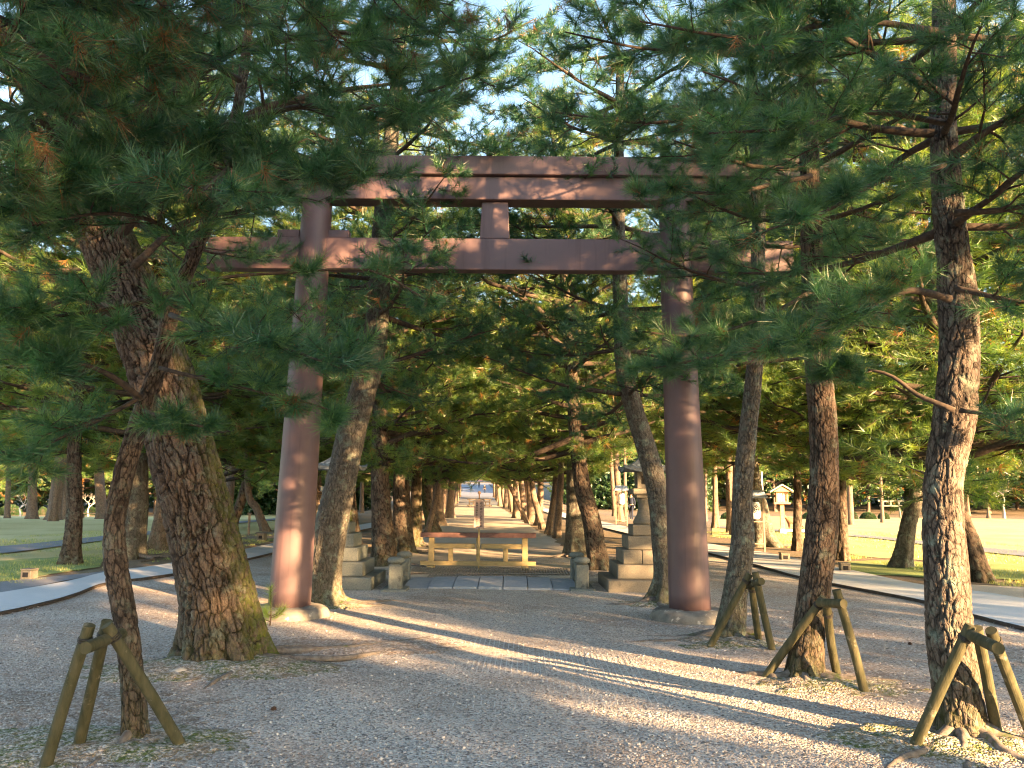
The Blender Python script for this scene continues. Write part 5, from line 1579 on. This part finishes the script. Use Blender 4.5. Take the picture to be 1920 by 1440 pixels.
# ------------------------------------------------------------------ bodies grown on a skeleton
def skinned(name, pts, edges, radii, mat, parent, root_i=0, sub=1):
    me = bpy.data.meshes.new(name)
    me.from_pydata([tuple(p) for p in pts], edges, [])
    o = bpy.data.objects.new(name, me); C.objects.link(o); o.parent = parent
    md = o.modifiers.new('skin', 'SKIN'); md.use_smooth_shade = True
    ly = me.skin_vertices[0] if me.skin_vertices else None
    if ly is None:
        bpy.context.view_layer.objects.active = o
        ly = me.skin_vertices.new(name='skin') if hasattr(me.skin_vertices, 'new') else me.skin_vertices[0]
    for i, r in enumerate(radii):
        rr = (r, r) if not isinstance(r, tuple) else r
        ly.data[i].radius = rr
        ly.data[i].use_root = (i == root_i)
    sd = o.modifiers.new('sub', 'SUBSURF'); sd.levels = sub; sd.render_levels = sub
    me.materials.append(mat)
    return o
def person(label, loc, h, rz, top_m, leg_m, stride=0.12):
    root = empty('person', loc, rz); tag(root, label, 'person')
    k = h / 1.7
    J = dict(pel=(0, 0, .95), wai=(0, 0, 1.10), che=(0, 0, 1.30), nk0=(0, 0, 1.45), nk=(0, .01, 1.50), hd0=(0, .015, 1.57), hd1=(0, .01, 1.66),
             hl=(-.09, 0, .90), kl=(-.10, stride, .50), al=(-.10, stride * .6, .09), tl=(-.10, stride * .6 + .15, .04),
             hr=(.09, 0, .90), kr=(.10, -stride * .3, .50), ar=(.10, -stride * 1.4, .10), tr=(.10, -stride * 1.4 + .14, .04),
             sl=(-.18, 0, 1.40), el=(-.23, -.05, 1.12), wl=(-.23, .05, .88), fl=(-.23, .08, .78),
             sr=(.18, 0, 1.40), er=(.23, .03, 1.12), wr=(.23, .12, .90), fr=(.23, .15, .80))
    names = list(J); ix = {n: i for i, n in enumerate(names)}
    E = [('pel', 'wai'), ('wai', 'che'), ('che', 'nk0'), ('nk0', 'nk'), ('nk', 'hd0'), ('hd0', 'hd1'), ('pel', 'hl'), ('hl', 'kl'), ('kl', 'al'), ('al', 'tl'), ('pel', 'hr'), ('hr', 'kr'), ('kr', 'ar'), ('ar', 'tr'), ('nk0', 'sl'), ('sl', 'el'), ('el', 'wl'), ('wl', 'fl'), ('nk0', 'sr'), ('sr', 'er'), ('er', 'wr'), ('wr', 'fr')]
    R = dict(pel=(.15, .11), wai=(.13, .10), che=(.16, .11), nk0=(.09, .07), nk=.052, hd0=(.07, .085), hd1=(.075, .09), hl=.085, kl=.058, al=.04, tl=.035, hr=.085, kr=.058, ar=.04, tr=.035, sl=.055, el=.043, wl=.03, fl=.03, sr=.055, er=.043, wr=.03, fr=.03)
    sc = lambda r, f=1.0: tuple(q * k * f for q in r) if isinstance(r, tuple) else r * k * f
    skinned('body', [Vector(J[n]) * k for n in names], [(ix[a], ix[b_]) for a, b_ in E], [sc(R[n]) for n in names], M['skin'], root)
    def sub(nm, keep, f, mat, r0):
        e2 = [(a, b_) for a, b_ in E if a in keep and b_ in keep]
        ii = {n: i for i, n in enumerate(keep)}
        skinned(nm, [Vector(J[n]) * k for n in keep], [(ii[a], ii[b_]) for a, b_ in e2], [sc(R[n], f) for n in keep], mat, root, ii[r0])
    sub('jacket', ['pel', 'wai', 'che', 'nk0', 'sl', 'el', 'wl', 'sr', 'er', 'wr'], 1.16, top_m, 'pel')
    sub('trousers', ['pel', 'hl', 'kl', 'al', 'tl', 'hr', 'kr', 'ar', 'tr'], 1.12, leg_m, 'pel')
    mb = MB(); mb.lathe((0, -0.012 * k, 1.585 * k), [(0.06 * k, -0.03 * k), (0.096 * k, 0.02 * k), (0.10 * k, 0.08 * k), (0.075 * k, 0.13 * k), (0.02 * k, 0.155 * k)], 16)
    mb.build('hair', M['hair'], root, smooth=True)
    return root
p = at(908.5, 934, 150); zz = float(H(p.x, 158))
person('person in black walking on the far paved square, right of the notice board', (at(908.5, 934, 158).x, 158, zz + 0.03), 1.66, D(180), M['black'], M['black'])
q = Vector((at(898, 920, 205).x, 205, float(H(-8, 205)) + 0.03))
pn = person('person in navy far off on the paved square under a pink umbrella', q, 1.65, D(170), M['navy'], M['navy'])
mb = MB(); a = np.arange(16) / 16 * 2 * PI
um = empty('umbrella', q + Vector((0.45, 0.0, 0))); tag(um, 'open pink umbrella held up over the person in navy', 'umbrella')
mb.lathe((0, 0, 1.75), [(0.72, 0), (0.62, 0.12), (0.42, 0.22), (0.2, 0.28), (0.01, 0.30)], 16); mb.build('canopy', M['pink'], um, smooth=True)
mb = MB(); mb.tube([(-0.22, 0.0, 1.15), (0, 0, 2.05)], [0.015, 0.012], 8); mb.build('shaft', M['black'], um)
pd = G(1184, 977)
person('person in dark blue clothes by the smaller paper lantern, beyond the right stone lantern', (pd.x, pd.y, pd.z + 0.02), 1.66, D(150), M['navy'], M['navy'])

# small bronze animal with bent neck
b = G(1488, 998); s = 0.95
an = empty('animal_statue', b, D(0)); tag(an, 'small brown animal statue with a bowed neck on a pale slab, half behind a pine', 'statue')
mb = MB(); mb.box((0, 0, 0.05), (1.15, 0.55, 0.14), bevel=0.02); mb.build('plinth', M['whitestone'], an)
J = [(0.32, 0, .42), (0.05, 0, .47), (-0.18, 0, .50), (-0.28, 0, .62), (-0.36, 0, .68), (-0.46, 0, .62), (-0.54, 0, .57),
     (-0.16, .08, .30), (-0.15, .08, .13), (-0.16, -.08, .30), (-0.22, -.08, .13), (0.36, .08, .30), (0.30, .08, .22), (0.34, .08, .13), (0.36, -.08, .30), (0.42, -.08, .22), (0.36, -.08, .13), (.42, 0, .46), (-.37, .05, .76), (-.37, -.05, .76)]
E = [(0, 1), (1, 2), (2, 3), (3, 4), (4, 5), (5, 6), (2, 7), (7, 8), (2, 9), (9, 10), (0, 11), (11, 12), (12, 13), (0, 14), (14, 15), (15, 16), (0, 17), (4, 18), (4, 19)]
skinned('body', [Vector(j) for j in J], E, [.12, .115, .125, .07, .06, .05, .03, .05, .022, .05, .022, .06, .03, .02, .06, .03, .02, .02, .018, .018], M['bronze'], an, 1)

# ------------------------------------------------------------------ things lying on the ground
def mound(px, py, rx, ry, h, seed, mat='moss_gravel', rot=0.0):
    mat = 'soil_gravel' if mat == 'dirt' else mat
    c = G(px, py); n = 110
    u = np.linspace(-1, 1, n); U, Vv = np.meshgrid(u, u)
    r = np.hypot(U, Vv) * (1 + 0.55 * (fbm(U * 1.6 + seed, Vv * 1.6) - 0.47) * 2)
    X = U * rx * math.cos(rot) - Vv * ry * math.sin(rot); Y = U * rx * math.sin(rot) + Vv * ry * math.cos(rot)
    z = h * (1 - sstep(0.25, 0.95, r)) + 0.040 * (fbm((X + c.x) * 9, (Y + c.y) * 9) - 0.45) - 0.05 * sstep(0.85, 1.2, r) + 0.012
    V = np.stack([X + c.x, Y + c.y, z], -1).reshape(-1, 3)
    i = np.arange(n - 1)[:, None] * n; k = np.arange(n - 1)[None]
    o = mesh_np('mossy_ground', V, np.stack([i + k, i + k + 1, i + n + k + 1, i + n + k], -1).reshape(-1, 4), M[mat])
    tag(o, kind='structure')
mound(200, 1405, 1.05, 0.5, 0.05, 3); mound(410, 1256, 1.35, 0.7, 0.075, 9); mound(640, 1215, 1.3, 0.5, 0.035, 14, 'dirt')
mound(1560, 1290, 0.85, 0.42, 0.05, 21); mound(1800, 1400, 1.0, 0.45, 0.06, 25); mound(1700, 1380, 0.6, 0.25, 0.03, 31, 'dirt'); mound(1370, 1210, 0.75, 0.4, 0.045, 33)
mound(625, 1140, 0.8, 0.35, 0.04, 41); mound(1225, 1135, 0.6, 0.35, 0.04, 43); mound(120, 1330, 1.5, 0.8, 0.03, 47, 'dirt'); mound(730, 1075, 1.2, 0.8, 0.03, 51, 'dirt'); mound(1110, 1078, 1.2, 0.8, 0.03, 55, 'dirt')

# plastic grid that shows through the thin gravel in the middle
rg_ = np.random.RandomState(8)
mb = MB()
x_a, x_b = -1.9, 1.0
for i in range(60):
    x0 = x_a + i * 0.052
    yy = np.arange(6.2, 10.8, 0.05)
    xx = x0 + 0.02 * (yy - 8)
    pres = fbm(xx * 0.8 + 3, yy * 0.9 + 1, 5, 3) + 0.22 * np.exp(-((yy - 9.3) / 0.9) ** 2 - ((xx + 0.3) / 0.8) ** 2) + 0.05 * rg_.standard_normal(len(yy))
    z = gz(xx, yy) + 0.0015 + (np.clip(pres - 0.62, -0.2, 0.1)) * 0.05
    for a, c in zip(range(len(yy) - 1), range(1, len(yy))):
        if z[a] < gz(xx[a], yy[a]) - 0.003 and z[c] < gz(xx[c], yy[c]) - 0.003: continue
        w = 0.0045
        mb.add([(xx[a] - w, yy[a], z[a]), (xx[a] + w, yy[a], z[a]), (xx[c] + w, yy[c], z[c]), (xx[c] - w, yy[c], z[c])], [[0, 1, 2, 3]])
if mb.V: tag(mb.build('gravel_grid', M['grid']), 'pale plastic grid lines showing through the thin gravel in the middle', 'ground grid')

# grass blades on the verges and lawns nearest the walks
def grass():
    rg_ = np.random.RandomState(23); n = 90000
    side = rg_.rand(n) < 0.5
    y = np.where(side, 10 + 22 * rg_.rand(n) ** 1.4, 12 + 24 * rg_.rand(n) ** 1.4)
    Lp = np.array([(p.x, p.y) for p in L_up2]); Rp = np.array([(p.x, p.y) for p in R_up2])
    Lp = Lp[np.argsort(Lp[:, 1])]; Rp = Rp[np.argsort(Rp[:, 1])]
    u = rg_.rand(n) ** 1.3
    x = np.where(side, np.interp(y, Lp[:, 1], Lp[:, 0]) - 0.5 - 9 * u, np.interp(y, Rp[:, 1], Rp[:, 0]) + 1.6 + 9 * u)
    keep = fbm(x * 0.7, y * 0.7, 2) + 0.12 * u > 0.46
    x, y = x[keep], y[keep]; n = len(x)
    h = rg_.uniform(0.025, 0.07, n); a = rg_.uniform(0, 6.28, n); w = 0.006
    z = H(x, y)
    b0 = np.stack([x - np.cos(a) * w, y - np.sin(a) * w, z], 1); b1 = np.stack([x + np.cos(a) * w, y + np.sin(a) * w, z], 1)
    tp = np.stack([x + rg_.normal(0, 0.02, n), y + rg_.normal(0, 0.02, n), z + h], 1)
    m = needle_mat('grass_blades', (0.14, 0.23, 0.05), (0.30, 0.33, 0.11), (0.45, 0.42, 0.20), (0.4, 0.33, 0.18))
    V = np.stack([b0, b1, tp], 1).reshape(-1, 3)
    tag(mesh_np('grass', V, np.arange(len(V)).reshape(-1, 3), m, None, {'tint': np.repeat(rg_.rand(n) * 0.9, 3)}, smooth=False), kind='stuff')
grass()

# loose pebbles and fallen needles on the near gravel
def pebbles():
    rg_ = np.random.RandomState(3); n = 26000
    y = 4.3 + (rg_.rand(n) ** 1.7) * 7.0; x = rg_.uniform(-0.72, 0.72, n) * y
    s = 0.0035 + 0.0065 * rg_.rand(n) ** 2
    ico = np.array([(0, 0, 1), (.89, 0, .45), (.28, .85, .45), (-.72, .53, .45), (-.72, -.53, .45), (.28, -.85, .45), (.72, .53, -.45), (-.28, .85, -.45), (-.89, 0, -.45), (-.28, -.85, -.45), (.72, -.53, -.45)])
    fa = [(0, 1, 2), (0, 2, 3), (0, 3, 4), (0, 4, 5), (0, 5, 1), (1, 6, 2), (2, 7, 3), (3, 8, 4), (4, 9, 5), (5, 10, 1), (2, 6, 7), (3, 7, 8), (4, 8, 9), (5, 9, 10), (1, 10, 6)]
    V = ico[None] * (1 + 0.3 * rg_.standard_normal((n, 11, 1))) * s[:, None, None] * np.stack([rg_.uniform(.8, 1.5, n), rg_.uniform(.8, 1.5, n), rg_.uniform(.5, .9, n)], 1)[:, None]
    a = rg_.uniform(0, 6.28, n); ca, sa = np.cos(a)[:, None], np.sin(a)[:, None]
    V = np.stack([V[..., 0] * ca - V[..., 1] * sa, V[..., 0] * sa + V[..., 1] * ca, V[..., 2]], -1)
    V[..., 0] += x[:, None]; V[..., 1] += y[:, None]; V[..., 2] += gz(x, y)[:, None] + s[:, None] * 0.3
    F = (np.array(fa)[None] + (np.arange(n) * 11)[:, None, None]).reshape(-1, 3)
    m, nt, b_ = nmat('loose_pebble')
    nt.links.new(ramp(nt, attr(nt, 'tint'), [(0, (0.07, 0.07, 0.075)), (0.4, (0.28, 0.265, 0.26)), (0.75, (0.42, 0.39, 0.37)), (1, (0.50, 0.48, 0.46))]), b_.inputs[0])
    b_.inputs["Roughness"].default_value = 0.8
    o = mesh_np('gravel_pebbles', V.reshape(-1, 3), F, m, None, {'tint': np.repeat(rg_.rand(n), 11)}, smooth=False)
    tag(o, kind='stuff')
pebbles()
def litter():
    rg_ = np.random.RandomState(13); n = 16000
    y = 4.3 + (rg_.rand(n) ** 1.3) * 12; x = rg_.uniform(-0.75, 0.75, n) * y
    d = fbm(x * 0.9, y * 0.9) + 0.10 * np.minimum(np.abs(x) / 3, 1) > 0.55 + 0.1 * rg_.rand(n)
    x, y = x[d], y[d]; n = len(x)
    a = rg_.uniform(0, 6.28, n); L = rg_.uniform(0.03, 0.08, n); w = 0.0014
    c = np.stack([x, y, gz(x, y) + 0.008], 1); dd = np.stack([np.cos(a), np.sin(a), rg_.uniform(-.1, .1, n)], 1) * L[:, None]
    s = np.stack([-np.sin(a), np.cos(a), np.zeros(n)], 1) * w
    V = np.stack([c - dd, c + s, c + dd, c - s], 1).reshape(-1, 3)
    m = plain('dry_needles', (0.22, 0.11, 0.06), (0.38, 0.22, 0.13), 5, 0.8, 0.0)
    tag(mesh_np('fallen_needles', V, np.arange(len(V)).reshape(-1, 4), m, None, smooth=False), kind='stuff')
litter()
def cone_thing(label, px, py, s=0.018):
    b = G(px, py); mb = MB(); rg_ = np.random.RandomState(px)
    for k in range(46):
        f = k / 46; a = k * 2.4; r = s * (0.35 + math.sin(PI * (0.15 + 0.8 * f)) * 0.75)
        z = s * 2.1 * f
        Mx = Matrix.Rotation(a, 3, 'Z')
        mb.box((math.cos(a) * r * 0.75, math.sin(a) * r * 0.75, z), (s * 0.5, s * 0.42, s * 0.14), M=Mx @ Matrix.Rotation(-0.5, 3, 'Y'))
    mb.lathe((0, 0, 0), [(s * 0.2, 0), (s * 0.5, s * 0.6), (s * 0.4, s * 1.4), (s * 0.1, s * 2.1)], 10)
    o = mb.build('pine_cone', M['cone']); o.location = b + Vector((0, 0, 0.022)); o.rotation_euler = (1.4, 0.2, rg_.uniform(0, 6)); tag(o, label, 'pine cone', 'fallen pine cones')
cone_thing('fallen pine cone on the gravel right of the thin crooked pine', 508, 1338)
cone_thing('fallen pine cone on the gravel between the right props and the walk', 1706, 1212)
def rock(label, px, py, s):
    b = G(px, py); n = 14; th = np.linspace(0, PI, n); ph = np.arange(20) / 20 * 2 * PI
    T_, P_ = np.meshgrid(th, ph, indexing='ij')
    d = np.stack([np.sin(T_) * np.cos(P_), np.sin(T_) * np.sin(P_), np.cos(T_)], -1)
    r = s * (1 + 0.5 * (fbm(d[..., 0] * 1.5 + px, d[..., 1] * 1.5, d[..., 2] * 1.5 + 3) - 0.47) * 2)
    V = (d * r[..., None] * np.array([1.3, 0.9, 0.8])).reshape(-1, 3)
    i = np.arange(n - 1)[:, None] * 20; k = np.arange(20)[None]; k2 = (k + 1) % 20
    F = np.stack([i + k, i + 20 + k, i + 20 + k2, i + k2], -1).reshape(-1, 4)
    o = mesh_np('rock', V, F, M['rock'], None, smooth=True); o.location = b + Vector((0, 0, s * 0.5)); tag(o, label, 'rock', 'small rocks at the pine roots')
rock('small pale rock at the foot of the massive pine, upper of two', 324, 1247, 0.055)
rock('small pale rock at the foot of the massive pine, lower of two', 333, 1270, 0.06)
rock('round rock at the roots of the nearest right pine', 1735, 1398, 0.06)

# pine seedling in front of the left pillar
b = G(506, 1176); sd_ = empty('pine_seedling', b); tag(sd_, 'bright green pine seedling growing at the massive pine, before the left pillar', 'pine seedling')
mb = MB(); rg_ = np.random.RandomState(2)
st = [(0, 0, -0.02), (0.005, 0, 0.14), (0.0, 0, 0.30), (-0.012, 0, 0.48)]
mb.tube(st, [0.012, 0.009, 0.007, 0.005], 7); tips = [((-0.012, 0, 0.46), (0, 0, 1)), ((-0.012, 0, 0.44), (0.1, 0, 1)), ((-0.01, 0, 0.36), (0, 0, 1)), ((-0.005, 0, 0.26), (0, 0, 1))]
for a_, z_, l_ in ((0.1, 0.10, 0.16), (2.6, 0.13, 0.10), (4.5, 0.12, 0.12), (0.4, 0.12, 0.10), (3.3, 0.06, 0.12)):
    e = (math.cos(a_) * l_, math.sin(a_) * l_, z_ + l_ * 0.7); mb.tube([(0, 0, z_), ((e[0]) * .6, e[1] * .6, z_ + l_ * 0.25), e], [0.006, 0.005, 0.004], 5); tips.append((e, (e[0], e[1], 0.35)))
    tips.append((e, (e[0] * 2, e[1] * 2, 0.5))); tips.append(((e[0] * .7, e[1] * .7, z_ + l_ * .35), (e[0], e[1], 0.2)))
mb.build('stem', M['twig'], sd_, smooth=True)
V, F, T = scatter_tufts(rg_, np.array([t[0] for t in tips]), np.array([t[1] for t in tips]), np.full(len(tips), 0.95), np.full(len(tips), 0.62), TUFT['near'])
mesh_np('foliage', V, F, M['needle_far'], sd_, {'tint': T}, smooth=False)

# ------------------------------------------------------------------ labels that single out one tree in a row
from bpy_extras.object_utils import world_to_camera_view as w2c
bpy.context.view_layer.update()
ORD = ['first', 'second', 'third', 'fourth', 'fifth', 'sixth', 'seventh', 'eighth', 'ninth', 'tenth', 'eleventh', 'twelfth', 'thirteenth', 'fourteenth', 'fifteenth', 'sixteenth', 'seventeenth', 'eighteenth', 'nineteenth', 'twentieth'] + ['twenty-' + q for q in ('first', 'second', 'third', 'fourth', 'fifth', 'sixth', 'seventh', 'eighth', 'ninth')] + ['thirtieth'] + ['thirty-' + q for q in ('first', 'second', 'third', 'fourth', 'fifth', 'sixth')]
def order(grp, pick, key, fmt):
    L = [o for o in S.objects if o.get('group') == grp and pick in o.get('label', '')]
    L.sort(key=key)
    for i, o in enumerate(L):
        o['label'] = fmt(o, ORD[i])
sx_ = lambda o: w2c(S, cam, o.matrix_world.translation).x
for grp, side in ((AVL, 'left'), (AVR, 'right')):
    order(grp, 'far avenue pine', lambda o: o.location.y, lambda o, n: '%s of the far pines lining the %s side of the avenue, from the gate' % (n, side))
for side in ('left', 'right'):
    order(OUT + ' on the ' + side, 'outer row', lambda o: o.location.y, lambda o, n: '%s pine of the outer row %s of the avenue, from the gate' % (n, side))
kd = lambda o: 'leafy tree' if o.name.startswith('leafy') else 'dark pine'
for grp, side in ((WR, 'right'), (WL, 'left')):
    order(grp, ' ', sx_, lambda o, n: '%s, %s tree from the left in the wood behind the %s lawn' % (kd(o), n, side))
order(WC, ' ', sx_, lambda o, n: '%s, %s from the left behind the paved square' % (kd(o), n))
for grp, side in ((MR, 'right'), (ML, 'left')):
    order(grp, ' ', sx_, lambda o, n: 'tall scattered pine far out over the %s lawn, %s from the left' % (side, n))
for o in S.objects:
    if o.get('group') == SH: o['label'] = 'pine outside the picture, shading the gravel approach'
